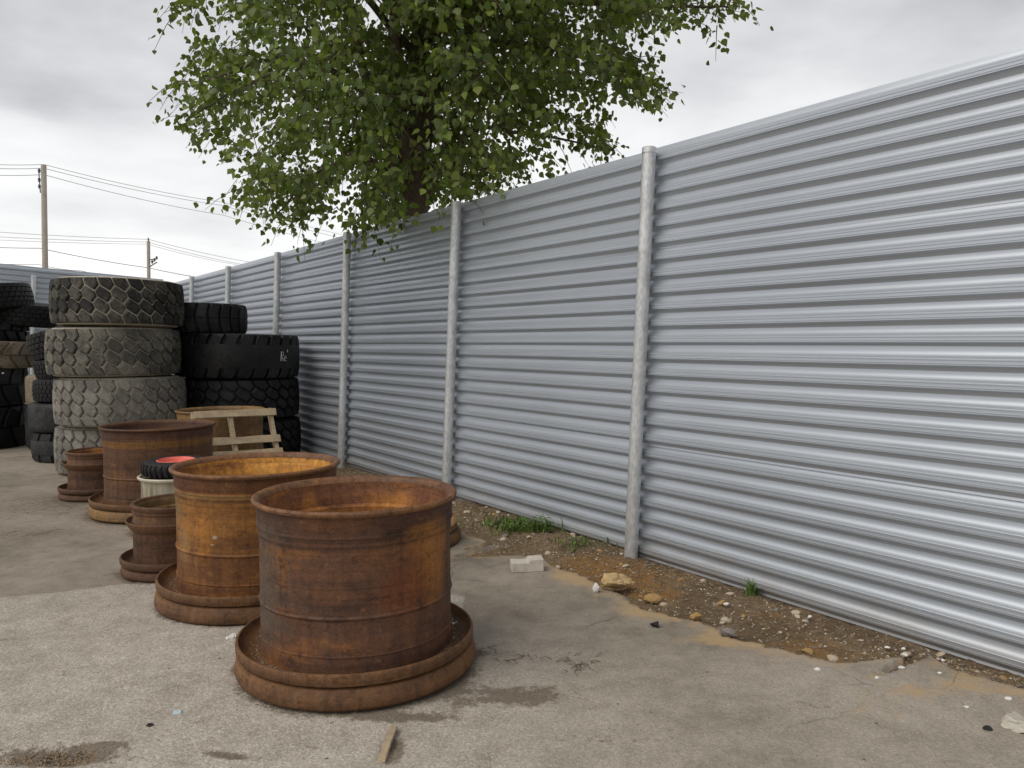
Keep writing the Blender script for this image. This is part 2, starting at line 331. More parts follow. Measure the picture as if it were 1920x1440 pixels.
STONE = simple('pale_stone', (.50, .425, .32), .9, .3, 18, .2, 0, .4); STONE_G = simple('grey_stone', (.24, .22, .2), .9, .3, 18, .2, 0, .4); STONE_O = simple('ochre_stone', (.40, .26, .11), .9, .3, 16, .2, 0, .4)
WHITE = simple('white_chip', (.75, .74, .7), .7, .1); BLACK = simple('black_lump', (.022, .02, .019), .6, .4, 30, .4, 0, .4)
WOOD = simple('weathered_wood', (.40, .315, .21), .85, .35, 5, .2, 0, .2)

# ------------------------------------------------------------------ fence frame of reference
TH, OFF = 0.62302, 4.2517
FD = Vector((-math.sin(TH), math.cos(TH), 0)); FN = Vector((math.cos(TH), math.sin(TH), 0))   # along the fence, outward
LEAN = 0.042
def rise(s): return 0.0075*(s-3.5)
def fpt(s, n=0.0, z=0.0): return FN*(OFF+n) + FD*s + Vector((0, 0, z))
def sn(p): return p.x*FD.x + p.y*FD.y, p.x*FN.x + p.y*FN.y - OFF

# ------------------------------------------------------------------ ground
edge_px = [(1960, 1300), (1881, 1276), (1800, 1254), (1740, 1228), (1700, 1230), (1660, 1262), (1634, 1266), (1561, 1243), (1484, 1226), (1433, 1211), (1373, 1196), (1331, 1174), (1309, 1166), (1262, 1158), (1200, 1138), (1150, 1116), (1107, 1088), (1060, 1072), (1034, 1055), (1018, 1041), (973, 1016), (923, 1016), (876, 1030), (845, 1044)]
ed = sorted([sn(site(*p)) for p in edge_px]); es = np.array([e[0] for e in ed]); en = np.array([e[1] for e in ed])
es = np.concatenate([[-3, -1], es, [es[-1]+1.2, es[-1]+2.5, 14, 30]]); en = np.concatenate([[-.12, -.12], en, [-.75, -.62, -.5, -.45]])
def edge_n(S): return np.interp(S, es, en)
def blob(X, Y, px, py, rx, ry, rot=0):
    c = site(px, py); dx = X-c.x; dy = Y-c.y
    if rot: dx, dy = dx*math.cos(rot)+dy*math.sin(rot), -dx*math.sin(rot)+dy*math.cos(rot)
    return np.exp(-((dx/rx)**2 + (dy/ry)**2))
def attr(me, name, vals):
    a = me.attributes.new(name, 'FLOAT', 'POINT'); a.data.foreach_set('value', np.asarray(vals, np.float32))
def grid_mesh(name, X, Y, Z, keep=None):
    ny, nx = X.shape; V = np.stack([X, Y, Z], -1).reshape(-1, 3); idx = np.arange(nx*ny).reshape(ny, nx)
    q = np.stack([idx[:-1, :-1], idx[:-1, 1:], idx[1:, 1:], idx[1:, :-1]], -1).reshape(-1, 4)
    if keep is not None: q = q[keep.reshape(-1)]
    me = bpy.data.meshes.new(name); me.vertices.add(len(V)); me.vertices.foreach_set('co', V.reshape(-1).astype(np.float32))
    me.loops.add(len(q)*4); me.loops.foreach_set('vertex_index', q.reshape(-1).astype(np.int32))
    me.polygons.add(len(q)); me.polygons.foreach_set('loop_start', (np.arange(len(q))*4).astype(np.int32)); me.update(calc_edges=True)
    me.polygons.foreach_set('use_smooth', [True]*len(q)); return me
# far ground, one sheet to the horizon
tag(put('ground', mesh('ground', [(-900, -400, -.16), (900, -400, -.16), (900, 1500, -.16), (-900, 1500, -.16)], [(0, 1, 2, 3)]), DIRT), kind='structure')
# pavement: non-uniform grid, finest next to the camera
ys = [1.0]
while ys[-1] < 24: ys.append(ys[-1] + max(.016, .0055*ys[-1]))
ys = np.array([-12, -6, -3, -1, 0, .6] + ys); xs = np.concatenate([np.arange(-30, -7, .5), np.arange(-7, -3, .06), np.arange(-3, 3.4, .02)])
X, Y = np.meshgrid(xs, ys)
S = X*FD.x + Y*FD.y; Nn = X*FN.x + Y*FN.y - OFF
wig = (fbm(X, Y, 6, 4, 40)-.5)*.16 + (fbm(X, Y, 40, 3, 44)-.5)*.05
din = Nn - edge_n(S) + wig                                         # > 0 inside the dirt
stain = .95*blob(X, Y, 100, 1418, .30, .085) + .8*blob(X, Y, 205, 1398, .10, .03) + .75*blob(X, Y, 430, 1418, .16, .028, -.2) + .9*blob(X, Y, 735, 1405, .05, .16) + .72*blob(X, Y, 765, 1345, .20, .05)
stain += .80*blob(X, Y, 990, 1305, .25, .12) + .5*blob(X, Y, 930, 1225, .16, .06) + .58*blob(X, Y, 1085, 1246, .09, .03) + .35*blob(X, Y, 860, 1300, .12, .25) + .42*blob(X, Y, 60, 1000, .6, .25) + .45*blob(X, Y, 285, 1075, .3, .12)
stain += .38*blob(X, Y, 1120, 1380, .5, .12) + .36*blob(X, Y, 1480, 1330, .5, .10, .3) + .33*blob(X, Y, 150, 1260, .35, .10) + .36*blob(X, Y, 560, 1400, .3, .06) + .45*blob(X, Y, 100, 950, 1.5, .9) + .35*blob(X, Y, 40, 1060, .6, .2)
stain += .42*blob(X, Y, 20, 1200, .25, .06) + .4*blob(X, Y, 350, 1130, .10, .05) + .55*blob(X, Y, 880, 1050, .25, .14) + .45*sstep(-.12, 0, din)
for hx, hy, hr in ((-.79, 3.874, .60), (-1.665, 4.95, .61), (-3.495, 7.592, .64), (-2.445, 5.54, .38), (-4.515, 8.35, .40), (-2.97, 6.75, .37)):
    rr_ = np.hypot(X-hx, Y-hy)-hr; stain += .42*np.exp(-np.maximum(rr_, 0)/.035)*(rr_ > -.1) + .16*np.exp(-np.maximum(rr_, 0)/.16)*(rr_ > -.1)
fade = 1 - .6*sstep(-.5, .8, X)
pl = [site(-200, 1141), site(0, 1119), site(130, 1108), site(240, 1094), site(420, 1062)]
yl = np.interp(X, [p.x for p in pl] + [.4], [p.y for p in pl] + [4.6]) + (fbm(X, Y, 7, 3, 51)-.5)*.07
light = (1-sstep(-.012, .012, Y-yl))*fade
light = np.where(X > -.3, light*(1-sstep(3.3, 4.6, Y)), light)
sand = .75*blob(X, Y, 1090, 1085, .22, .16) + .7*blob(X, Y, 1210, 1150, .20, .10) + .5*blob(X, Y, 1750, 1290, .30, .12) + .45*blob(X, Y, 1330, 1200, .3, .12) + .35*blob(X, Y, 1640, 1330, .35, .2) + .52*sstep(-.30, 0, din)
pit = np.clip(blob(X, Y, 90, 1420, .30, .085) + .7*blob(X, Y, 735, 1405, .035, .13) + .4*blob(X, Y, 430, 1418, .12, .02), 0, 1)
Z = (fbm(X, Y, .6, 3, 60)-.5)*.02 + .007*light + (fbm(X, Y, 14, 3, 62)-.5)*.005
Z -= pit*(.020 + .03*(fbm(X, Y, 16, 4, 65)-.35)) * sstep(.15, .45, pit + (fbm(X, Y, 12, 3, 66)-.5)*.5)
Z -= .10*sstep(0, .03, din)
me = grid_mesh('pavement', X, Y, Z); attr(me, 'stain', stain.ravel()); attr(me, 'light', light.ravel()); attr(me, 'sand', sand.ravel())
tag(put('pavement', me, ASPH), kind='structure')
def pave_z(x, y): return float((fbm(np.array([x]), np.array([y]), .6, 3, 60)[0]-.5)*.02)
# dirt strip along the fence, finest where it is near
ss = [-2.5]
while ss[-1] < 22: ss.append(ss[-1] + (.012 if ss[-1] < 6 else .03))
ss = np.array(ss); nn_ = np.concatenate([np.arange(-1.35, .06, .012), [.12, .25, .5, 1, 2, 4]])
Sg, Ng = np.meshgrid(ss, nn_); Xd = FN.x*(OFF+Ng)+FD.x*Sg; Yd = FN.y*(OFF+Ng)+FD.y*Sg
wig = (fbm(Xd, Yd, 6, 4, 40)-.5)*.16 + (fbm(Xd, Yd, 40, 3, 44)-.5)*.05
dd = Ng - edge_n(Sg) + wig
wid = np.maximum(.12, -edge_n(Sg)); tt = np.clip(dd/wid, 0, 1)
hump = np.exp(-((Sg-4.7)/.55)**2)*.05 + np.exp(-((Sg-6.2)/.7)**2)*.05
Zd = -.035 + tt*.03 + hump*tt**.7 + (fbm(Xd, Yd, 3, 3, 70)-.5)*.05*tt + (fbm(Xd, Yd, 18, 4, 74)-.5)*.035*np.clip(tt*3, .25, 1) + (fbm(Xd, Yd, 60, 2, 78)-.5)*.012
Zd = np.where(dd < -.05, -.10, Zd); Zd = np.where(Ng > .03, np.minimum(Zd, -.01), Zd) + np.clip(rise(Sg), 0, .2)*sstep(-.6, 0, Ng)*.6
Zd = Zd - .03*sstep(-.28, 0, Ng)*(1-sstep(.0, .06, Ng)*0)
me = grid_mesh('dirt', Xd, Yd, Zd)
og = .95*blob(Xd, Yd, 1165, 1075, .40, .34) + .5*blob(Xd, Yd, 1090, 1050, .3, .2) + .8*blob(Xd, Yd, 1230, 1110, .2, .16) + .65*blob(Xd, Yd, 1500, 1200, .22, .12) + .5*blob(Xd, Yd, 1560, 1225, .2, .1) + .45*blob(Xd, Yd, 1440, 1150, .2, .12) + .35*blob(Xd, Yd, 870, 960, .4, .4)
attr(me, 'orange', og.ravel()); tag(put('dirt_strip', me, DIRT), kind='structure')
def dirt_z(p):
    s, n = sn(p); i = int(np.clip(np.searchsorted(ss, s), 0, len(ss)-1)); j = int(np.clip(np.searchsorted(nn_, n), 0, len(nn_)-1)); return float(Zd[j, i])

# ------------------------------------------------------------------ corrugated fence
PITCH_R, RIBS = 0.1245, 6
def sheet_mesh(length, ribs=RIBS):
    prof = []                                                     # (z up from bottom, depth towards the yard)
    one = [(.000, .0), (.008, .003), (.023, .009), (.0325, .0195), (.0310, .0325), (.0315, .0335), (.0395, .0335), (.0408, .0364), (.0438, .0364), (.0451, .0335), (.0560, .0335), (.0572, .0304), (.0600, .0304), (.0612, .0335), (.0680, .0335), (.0700, .0322), (.0725, .0288), (.0770, .0228), (.0825, .0165), (.0890, .0110), (.0970, .0064), (.1055, .0032), (.1150, .0012)]
    for k in range(ribs):
        for z, d in one: prof.append((z*PITCH_R/.1287 + k*PITCH_R, d))
    prof.append((ribs*PITCH_R, 0)); prof.append((ribs*PITCH_R+.012, -.002))
    prof = [(-.014, .0045)] + prof
    V = []; k = len(prof); cols = 7
    for c in range(cols):
        x = length*c/(cols-1)
        for i, (z, d) in enumerate(prof):
            V.append((x, -d + .003*math.sin(PI*c/(cols-1))*math.sin(z*7.0), z))
    Fc = []
    for c in range(cols-1):
        for i in range(k-1): Fc.append((c*k+i, (c+1)*k+i, (c+1)*k+i+1, c*k+i+1))
    return sharp(mesh('sheet', V, Fc, True), 15)
SPAN = 2.8315
POST_S = [4.319 - SPAN*2.1, 4.319 - SPAN*1.06] + [4.319 + SPAN*k for k in range(0, 7)]
sheet_me = [sheet_mesh(SPAN, 7), sheet_mesh(SPAN, 6)]
for m_ in sheet_me: m_.materials.append(FENCE)
pv, pf = tube([(0, 0, -.3), (0, 0, 3.085)], [.052, .052], 20); post_me = sharp(mesh('post', pv, pf, True), 50); post_me.materials.append(GALV)
cap_me = lathe([(.0, 3.103), (.045, 3.102), (.055, 3.096), (.0565, 3.055), (.053, 3.055), (.053, 3.088), (0, 3.088)], 20, False); cap_me.materials.append(GALV)
def build_fence(root, origin, d, n, s_list, top_off, rise_f, lean_n):
    dd_ = Vector(d)
    for k in range(len(s_list)-1):
        s0 = s_list[k]; z0 = rise_f(s0); z1 = rise_f(s_list[k+1])
        dv = (dd_*(s_list[k+1]-s0) + Vector((0, 0, z1-z0))).normalized()
        upv = (Vector((0, 0, 1)) + Vector(n)*lean_n); upv = (upv - dv*upv.dot(dv)).normalized()
        nv = dv.cross(upv)
        if nv.dot(Vector(n)) < 0: flip = -1
        else: flip = 1
        for q in range(4):
            o = put('sheet', sheet_me[min(q, 1)], None, root); o_len = (s_list[k+1]-s0)/SPAN
            jit = Vector(n)*random.uniform(-.002, .003) + upv*random.uniform(-.002, .002)
            if k == 1 and q >= 1 and root is fr: jit = jit - Vector(n)*.010
            base = Vector(origin) + dd_*s0 + Vector((0, 0, z0)) + upv*((q*RIBS + (1 if q else 0))*PITCH_R + top_off) + jit + Vector(n)*(.0022*q) - root.location
            tilt = random.uniform(-.0006, .0006)
            xa = (dv + upv*tilt).normalized()
            M = Matrix((( xa.x, nv.x*flip, upv.x, base.x), (xa.y, nv.y*flip, upv.y, base.y), (xa.z, nv.z*flip, upv.z, base.z), (0, 0, 0, 1)))
            o.matrix_basis = M @ Matrix.Diagonal((o_len*1.004, 1, 1, 1))
    for s in s_list:
        c0 = Vector(origin) + dd_*s; q0 = c0 - Vector(n)*.098; tn = c0.x/c0.y if abs(c0.y) > .5 else 0
        ds = (tn*q0.y - q0.x)/(dd_.x - tn*dd_.y) if root is fr else 0.0
        p = q0 + dd_*max(-.3, min(.05, ds)) + Vector((0, 0, rise_f(s))) - root.location
        o = put('post', post_me, None, root, p, (random.uniform(-.003, .003), math.atan(LEAN)+random.uniform(-.002, .002), 0))
        put('post_cap', cap_me, None, o)
fr = thing('corrugated_fence', 'long silver corrugated metal fence on pipe posts running along the right', 'fence', fpt(4.319))
build_fence(fr, FN*OFF, FD, FN, POST_S, -.012, rise, LEAN*math.cos(TH))
corner = fpt(POST_S[-1])
BD = (-FN).normalized(); back_n = FD
fb = thing('corrugated_fence', 'short stretch of corrugated fence behind the tyre pile at far left', 'fence', corner)
build_fence(fb, corner, BD, back_n, [0.12 + SPAN*.98*k - .0 for k in range(0, 5)], .20, lambda s: .06 + .055*s, 0.0)

# ------------------------------------------------------------------ rims
def rim_big(loc, label, R, top, outer, inner, seed, group='large rusty wheel rims standing on end in a row', rot=0.0, extra=True):
    t = thing('wheel_rim', label, 'wheel rim', loc, (0, 0, rot), group)
    k = R/.508; h = top
    rb = .474*k
    prof = [(rb+.012*k, .055), (rb+.006*k, .12), (rb+.003*k, .19), (rb, .215), (rb, .37), (rb, .40), (rb, .665*h/.876), (rb+.001, .675*h/.876), (rb+.001, .685*h/.876), (rb+.004*k, .70*h/.876), (rb+.006*k, .755*h/.876), (rb+.009*k, .765*h/.876), (rb+.010*k, .80*h/.876), (rb+.011*k, h-.035), (rb+.014*k, h-.018)]
    inn = [(r-.016, z) for r, z in prof[::-1]]
    inn = [(rb-.006*k, h-.03), (rb-.010*k, h-.05), (rb-.014, h-.075), (rb-.02, h-.085), (rb-.03*k, h-.15), (rb-.045*k, h-.165), (rb-.047*k, h-.32), (rb-.035, .2), (rb-.03, .055)]
    put('barrel', lathe(prof, 128, False, .0016, seed), outer, t)
    put('inner_wall', lathe(inn, 128, False, .0016, seed), inner, t)
    lp = [(rb-.009*k, h-.034), (rb-.004*k, h-.018), (rb+.006*k, h-.007), (rb+.018*k, h-.002), (R-.009, h), (R-.003, h-.003), (R+.001, h-.011), (R-.001, h-.020), (R-.008, h-.027), (rb+.014*k, h-.030), (rb+.008*k, h-.036)]
    put('lip', lathe(lp, 128, True, .0016, seed), RUST_LIP if extra else outer, t)
    put('weld_bead', lathe([(rb-.002, .372), (rb+.005, .377), (rb+.0075, .384), (rb+.005, .391), (rb-.002, .396)], 128, False, .0016, seed), outer, t)
    put('seam', lathe([(rb-.001, .205), (rb+.006, .207), (rb+.006, .211), (rb-.001, .214)], 128, False, .0016, seed), outer, t)
    if extra:
        put('gutter_band', lathe([(rb+.002, .742*h/.876), (rb+.0115, .746*h/.876), (rb+.0125, .752*h/.876), (rb+.0115, .758*h/.876), (rb+.002, .762*h/.876)], 128, False, .0016, seed), outer, t)
    return t
def ring_mesh(R, wall, h, seed, dish=True):
    if dish:   # upper flange: dished tray with a raised rolled rim
        p = [(R-.125, .012), (R-.10, .008), (R-.03, .002), (R-.008, .006), (R, .020), (R+.001, h-.008), (R-.004, h), (R-.012, h+.001), (R-.017, h-.006), (R-.024, h-.030), (R-.045, h-.047), (R-.10, h-.055), (R-.125, h-.056)]
    else:      # lower flange: turned over, rounded shoulder
        p = [(R-.125, .006), (R-.04, .0), (R-.018, .003), (R-.004, .014), (R, .026), (R-.002, h*.5), (R-.007, h*.75), (R-.018, h*.93), (R-.035, h), (R-.10, h-.003), (R-.125, h-.006)]
    return lathe(p, 128, True, .002, seed)
def grit(parent, R0, R1, z, n, seed, a0=0, a1=6.28, mat=None, sz=.007):
    rs = np.random.default_rng(seed); parts = []
    for i in range(n):
        a = rs.uniform(a0, a1); r = R0 + (R1-R0)*rs.random()**1.6; s = sz*rs.uniform(.4, 1.5)
        v = np.array(box_verts(s*rs.uniform(.6, 1.8), s, s*rs.uniform(.3, .9))); v += rs.uniform(-.2, .2, v.shape)*s
        q = rs.uniform(0, 6.28); M = np.array([[math.cos(q), -math.sin(q), 0], [math.sin(q), math.cos(q), 0], [0, 0, 1]])
        v = v @ M.T + [r*math.cos(a), r*math.sin(a), z+s*.2]
        parts.append(([tuple(x) for x in v], BOXF))
    V, Fc = merge(parts); o = put('grit', mesh('grit', V, Fc), mat or STONE, parent); o['kind'] = 'stuff'; return o
GRIT = simple('tan_grit', (.27, .20, .13), .95, .3, 30)
def flange_pair(loc, which, R, seed, off=(0, 0), h1=.105, h2=.062, m1=None, m2=None, big=True):
    lo = put('flange_ring', ring_mesh(R+.008, .1, h1, seed, False), m1 or RUST_RING, None, loc)
    tag(lo, 'plain rusty flange ring lying on the pavement under ' + which, 'flange ring', None if False else 'flange rings under the rims')
    up = put('flange_ring', ring_mesh(R, .1, h2, seed+1, True), m2 or RUST_RING, None, (loc[0]+off[0], loc[1]+off[1], loc[2]+h1+.001), (.0, .0, 1.0))
    tag(up, 'dished rusty flange ring like a saucer round the foot of ' + which, 'flange ring', 'flange rings under the rims')
    return up
r1 = rim_big((-.792, 3.875, .0), 'nearest large dark brown rusty rim with orange patch on its right side', .508, .876, RUST_DARK, RUST_DARK_IN, 1, rot=0.0)
f1 = flange_pair((-.790, 3.874, .009), 'the nearest large rim', .590, 11, (-.004, .002))
grit(f1, .49, .56, .010, 900, 5, sz=.0045, mat=GRIT); grit(f1, .49, .53, .013, 40, 6, 3.6, 4.5, WHITE, .007); grit(f1, .49, .53, .013, 20, 8, 5.5, 6.0, WHITE, .009)
r2 = rim_big((-1.648, 4.939, 0), 'large orange rusty rim with bright inside, second from the camera', .522, .867, RUST_ORANGE, RUST_IN_LIT, 2, rot=0.0)
f2 = flange_pair((-1.665, 4.95, .006), 'the orange rim', .604, 13, (.0, .004))
grit(f2, .5, .57, .010, 900, 15, sz=.005, mat=GRIT); grit(f2, .49, .55, .014, 50, 16, 3.3, 4.0, STONE, .009)
r3 = rim_big((-3.50, 7.589, 0), 'tall brown rusty rim standing right in front of the grey tyre stack', .529, .858, RUST_BROWN, RUST_BROWN, 3, extra=False, rot=R_(120))
f3 = flange_pair((-3.495, 7.592, .004), 'the tall brown rim', .633, 17, (.0, 0), m1=RUST_TAN)
r4 = rim_big((-3.50, 9.22, 0), 'large tan rusty rim half hidden behind the wooden pallet', .51, .88, RUST_TAN, RUST_TAN, 4, extra=False)
lone = put('flange_ring', ring_mesh(.56, .1, .10, 71, False), RUST_RING, None, (-.99, 6.35, 0)); tag(lone, 'rusty flange ring peeping out behind the right side of the nearest rim', 'flange ring', 'loose flange rings')
lone2 = put('flange_ring', ring_mesh(.53, .1, .06, 73, True), RUST_TAN, None, (-.99, 6.35, .101)); tag(lone2, 'upper rusty ring stacked on the ring hidden behind the nearest rim', 'flange ring', 'loose flange rings')

def rim_small(loc, label, which, k, m_out, m_ring, seed):
    t = thing('wheel_rim', label, 'wheel rim', loc, (0, 0, seed), 'small rusty two step rims')
    r = .285*k
    put('barrel', lathe([(r+.005, .05), (r, .12), (r-.002, .30), (r+.008, .335), (r+.010, .36), (r+.002, .385), (r-.004, .40), (r-.004, .455), (r, .475)], 96, False, .001, seed), m_out, t)
    put('inner_wall', lathe([(r-.02, .49), (r-.034, .47), (r-.036, .43), (r-.046, .42), (r-.05, .05)], 96, False, .001, seed), RUST_TAN if seed == 5 else RUST_IN_LIT, t)
    put('lip', lathe([(r-.022, .488), (r-.014, .503), (r+.002, .506), (r+.010, .498), (r+.010, .484), (r+.004, .472), (r-.004, .47)], 96, True, .001, seed), m_out, t)
    put('collar', lathe([(r-.004, .318), (r+.012, .322), (r+.028, .345), (r+.045, .372), (r+.046, .386), (r+.040, .389), (r+.030, .376), (r+.018, .356), (r-.004, .352)], 96, True, .001, seed), m_out, t)
    put('weld_bead', lathe([(r-.003, .445), (r+.003, .449), (r+.003, .453), (r-.003, .457)], 96, False, .001, seed), m_out, t)
    lo = put('flange_ring', ring_mesh(.372*k, .07, .075, seed, False), m_ring, None, loc); tag(lo, 'small plain rusty ring on the pavement under ' + which, 'flange ring', 'small flange rings')
    up = put('flange_ring', ring_mesh(.374*k, .07, .055, seed, True), m_ring, None, (loc[0], loc[1], loc[2]+.076)); tag(up, 'small dished rusty ring round the foot of ' + which, 'flange ring', 'small flange rings')
    return t
rim_small((-2.445, 5.54, 0), 'small brown two-step rim tucked between the orange rim and the red wheel', 'the small rim beside the orange rim', 1.0, RUST_BROWN, RUST_BROWN, 5)
rim_small((-4.515, 8.35, 0), 'small brown two-step rim at far left, beside the tall brown rim', 'the small rim at far left', 1.06, RUST_BROWN, RUST_BROWN, 6)
# pale rim with a little wheel on top
pr = thing('wheel_rim', 'pale cream painted rim carrying the small red wheel', 'wheel rim', (-2.97, 6.75, 0))
put('barrel', lathe([(.305, .03), (.285, .05), (.282, .44), (.288, .465), (.30, .48)], 96, False, .001, 8), PALE, pr)
put('inner_wall', lathe([(.285, .485), (.262, .46), (.258, .03)], 96, False, .001, 8), PALE, pr)
put('lip', lathe([(.282, .476), (.290, .494), (.304, .498), (.312, .490), (.308, .476), (.295, .468)], 96, True, .001, 8), simple('cream_lip', (.62, .56, .44), .5, .2, 10), pr)
put('foot_flange', lathe([(.27, .0), (.36, .0), (.37, .012), (.365, .05), (.345, .085), (.315, .095), (.29, .09)], 96, False, .001, 8), RUST_TAN, pr)
# ------------------------------------------------------------------ tyres
def carcass(R, W, depth, bead=.5, seed=0, n=96):
    h = W/2; r = R-depth
    half = [(r, 0), (r, h*.55), (r-.006, h*.78), (r-.022, h*.90), (r-.055, h*.975), (r-.11, h*.995), (R*.80, h*.985), (R*.70, h*.93), (R*(bead+.06), h*.80), (R*bead, h*.66), (R*bead-.01, h*.60), (R*(bead+.02), h*.55), (R*.72, h*.80), (R*.88, h*.72), (R*.91, 0)]
    prof = half + [(a, -b) for a, b in half[-2:0:-1]]
    return lathe(prof, n, True, .003, seed, True, 50)
def block_mesh(poly, R, W, depth, cham=.012, crown=.02, sub=0):
    """poly: (u metres round the tyre, v metres across) counter-clockwise; one lug."""
    h = W/2; c = np.mean(poly, axis=0); V = []
    def at(u, v, r):
        a = u/R; rr = r - crown*(v/h)**2 - max(0, abs(v)/h-.86)*.16
        return (rr*math.cos(a), rr*math.sin(a), v)
    n = len(poly)
    ins = []
    for p in poly:
        d = c-np.array(p); L = np.linalg.norm(d); ins.append(np.array(p)+d/L*min(cham, L*.4))
    for p in ins: V.append(at(p[0], p[1], R))
    for p in poly: V.append(at(p[0], p[1], R-cham*.8))
    for p in poly: V.append(at(p[0]+(p[0]-c[0])*.04, p[1]+(p[1]-c[1])*.03, R-depth-.012))
    Fc = [tuple(range(n))]
    for k in range(n):
        j = (k+1) % n; Fc.append((k, n+k, n+j, j)); Fc.append((n+k, 2*n+k, 2*n+j, n+j))
    return mesh('block', V, Fc)
def hex_rows(p, h, gap=.024):
    """Four rows of skewed six-sided lugs over half width h; p = pitch."""
    out = []; sk = -.45; q = p/2-gap/2
    amp = h*.22; b = h*.5; gv = gap*.5
    def P(u, v): return (u + sk*v*(1.0 if abs(v) > b*.9 else .55), v)
    def row(u0, v0, v1, a0, a1):
        # v0 lower edge (peak amp a0), v1 upper edge
        pts = [(-q, v0+gv+(amp if a0 else 0)*.5), (0, v0+gv-(amp if a0 else 0)*.5), (q, v0+gv+(amp if a0 else 0)*.5), (q, v1-gv-(amp if a1 else 0)*.5), (0, v1-gv+(amp if a1 else 0)*.5), (-q, v1-gv-(amp if a1 else 0)*.5)]
        return [(u0+u+sk*v, v) for u, v in pts]
    out.append(row(0, b, h*.985, True, False)); out.append(row(p/2, 0, b, True, True)); out.append(row(0, -b, 0, True, True)); out.append(row(p/2, -h*.985, -b, False, True))
    return out
def tyre_hex(loc, label, R, W, nb, body, blk, group, seed, rot=(0, 0, 0), depth=.042):
    t = thing('tyre', label, 'tyre', loc, rot, group)
    put('carcass', carcass(R, W, depth, seed=seed), body, t)
    p = 2*PI*R/nb
    for ri, poly in enumerate(hex_rows(p, W/2*.97)):
        me = block_mesh(poly, R, W, depth, .013); me.materials.append(blk)
        for k in range(nb): put('tread_block', me, None, t, (0, 0, 0), (0, 0, 2*PI*k/nb + random.uniform(-.004, .004)))
    return t
def tyre_lug(loc, label, R, W, nb, body, blk, group, seed, rot=(0, 0, 0), style='notch', depth=.05, joined=False, name='tyre'):
    t = thing(name, label, 'tyre', loc, rot, group); h = W/2
    put('carcass', carcass(R, W, depth, seed=seed), body, t)
    p = 2*PI*R/nb; polys = []
    def curved(u_l, u_r, v0, v1, bend, n=4):
        left = []; right = []
        for i in range(n+1):
            v = v0+(v1-v0)*i/n; o = bend*((i/n)**2)
            left.append((u_l+o, v)); right.append((u_r+o, v))
        return right + left[::-1]
    if style == 'notch':
        put('tread_band', lathe([(R-depth-.01, -h*.52), (R-.006, -h*.52), (R-.003, -h*.49), (R+.002, 0), (R-.003, h*.49), (R-.006, h*.52), (R-depth-.01, h*.52)], 96, False, .002, seed), blk, t)
        polys = [curved(-p/2+.022, p/2-.022, h*.48, h*.965, p*.25), [(-u, v) for u, v in curved(-p/2+.022, p/2-.022, -h*.48, -h*.965, p*.25)]]
    elif style == 'wide':
        polys = [curved(-p/2+.016, p/2-.016, 0.001, h*.965, p*.32, 5), [(u, v) for u, v in curved(-p/2+.016, p/2-.016, -.001, -h*.965, p*.32, 5)][::-1]]
    elif style == 'diag':
        polys = [curved(-p/2+.03, p/2-.03, h*.03, h*.965, p*.55, 4), [(u+p/2, v) for u, v in curved(-p/2+.03, p/2-.03, -h*.03, -h*.965, p*.55, 4)][::-1]]
    elif style == 'slot':
        put('tread_band', lathe([(R-depth-.01, -h*.46), (R-.004, -h*.46), (R, -h*.43), (R, h*.43), (R-.004, h*.46), (R-depth-.01, h*.46)], 96, False, .002, seed), blk, t)
        polys = [curved(-p/2+.014, p/2-.014, h*.44, h*.965, p*.05, 2), curved(-p/2+.014, p/2-.014, -h*.965, -h*.44, p*.05, 2)]
    elif style == 'wave':
        nr = 5; wv = W*.94/nr
        for r in range(nr):
            v0 = -W*.47 + r*wv; g = .007; am = wv*.16; o = (p/2 if r % 2 else 0)
            polys.append([(o-p/2+g, v0+g), (o, v0+g+am), (o+p/2-g, v0+g), (o+p/2-g, v0+wv-g), (o, v0+wv-g+am), (o-p/2+g, v0+wv-g)])
    elif style == 'fine':
        nr = 5; wv = W*.9/nr
        for r in range(nr):
            v0 = -W*.45 + r*wv; g = .006; o = (p/3 if r % 2 else 0)
            polys.append([(o-p/2+g, v0+g), (o+p/2-g, v0+g), (o+p/2-g, v0+wv-g), (o-p/2+g, v0+wv-g)])
    if joined:
        parts = []
        for poly in polys:
            me = block_mesh(poly, R, W, depth, .005); vv = np.array([v.co[:] for v in me.vertices]); ff = [tuple(f.vertices) for f in me.polygons]; bpy.data.meshes.remove(me)
            for k in range(nb):
                a = 2*PI*k/nb; M = np.array([[math.cos(a), -math.sin(a), 0], [math.sin(a), math.cos(a), 0], [0, 0, 1]])
                parts.append(((vv @ M.T).tolist(), ff))
        V, Fc = merge(parts); o = put('tread', mesh('tread', V, Fc), blk, t); o['kind'] = 'stuff'
    else:
        for poly in polys:
            me = block_mesh(poly, R, W, depth, .010); me.materials.append(blk)
            for k in range(nb): put('tread_block', me, None, t, (0, 0, 0), (0, 0, 2*PI*k/nb + random.uniform(-.004, .004)))
    return t
G1 = 'grey earthmover tyres in the tall front stack'; H1 = .626
tyre_hex((-5.24, 10.25, H1*.5), 'grey earthmover tyre at the bottom of the tall stack, dust caked', .775, .615, 28, RB_SAND, RB_LIGHT, G1, 31, (0, 0, .4))
tyre_hex((-5.16, 10.15, H1*1.5), 'pale grey earthmover tyre third from the top of the tall stack', .79, .62, 28, RB_SAND, RB_LIGHT, G1, 32, (0, 0, 1.3))
tyre_hex((-5.22, 10.13, H1*2.5), 'grey earthmover tyre second from the top of the tall stack', .80, .62, 28, RB_SAND, RB_GREY, G1, 33, (0, 0, 2.2))
tyre_hex((-5.15, 10.12, H1*3.5), 'dark grey earthmover tyre on top of the tall stack', .79, .60, 28, RB_SAND, RB_DARKBLK, G1, 34, (.012, -.008, 3.1))
G2 = 'black tyres stacked against the fence'
DX, DY = -4.02, 11.28
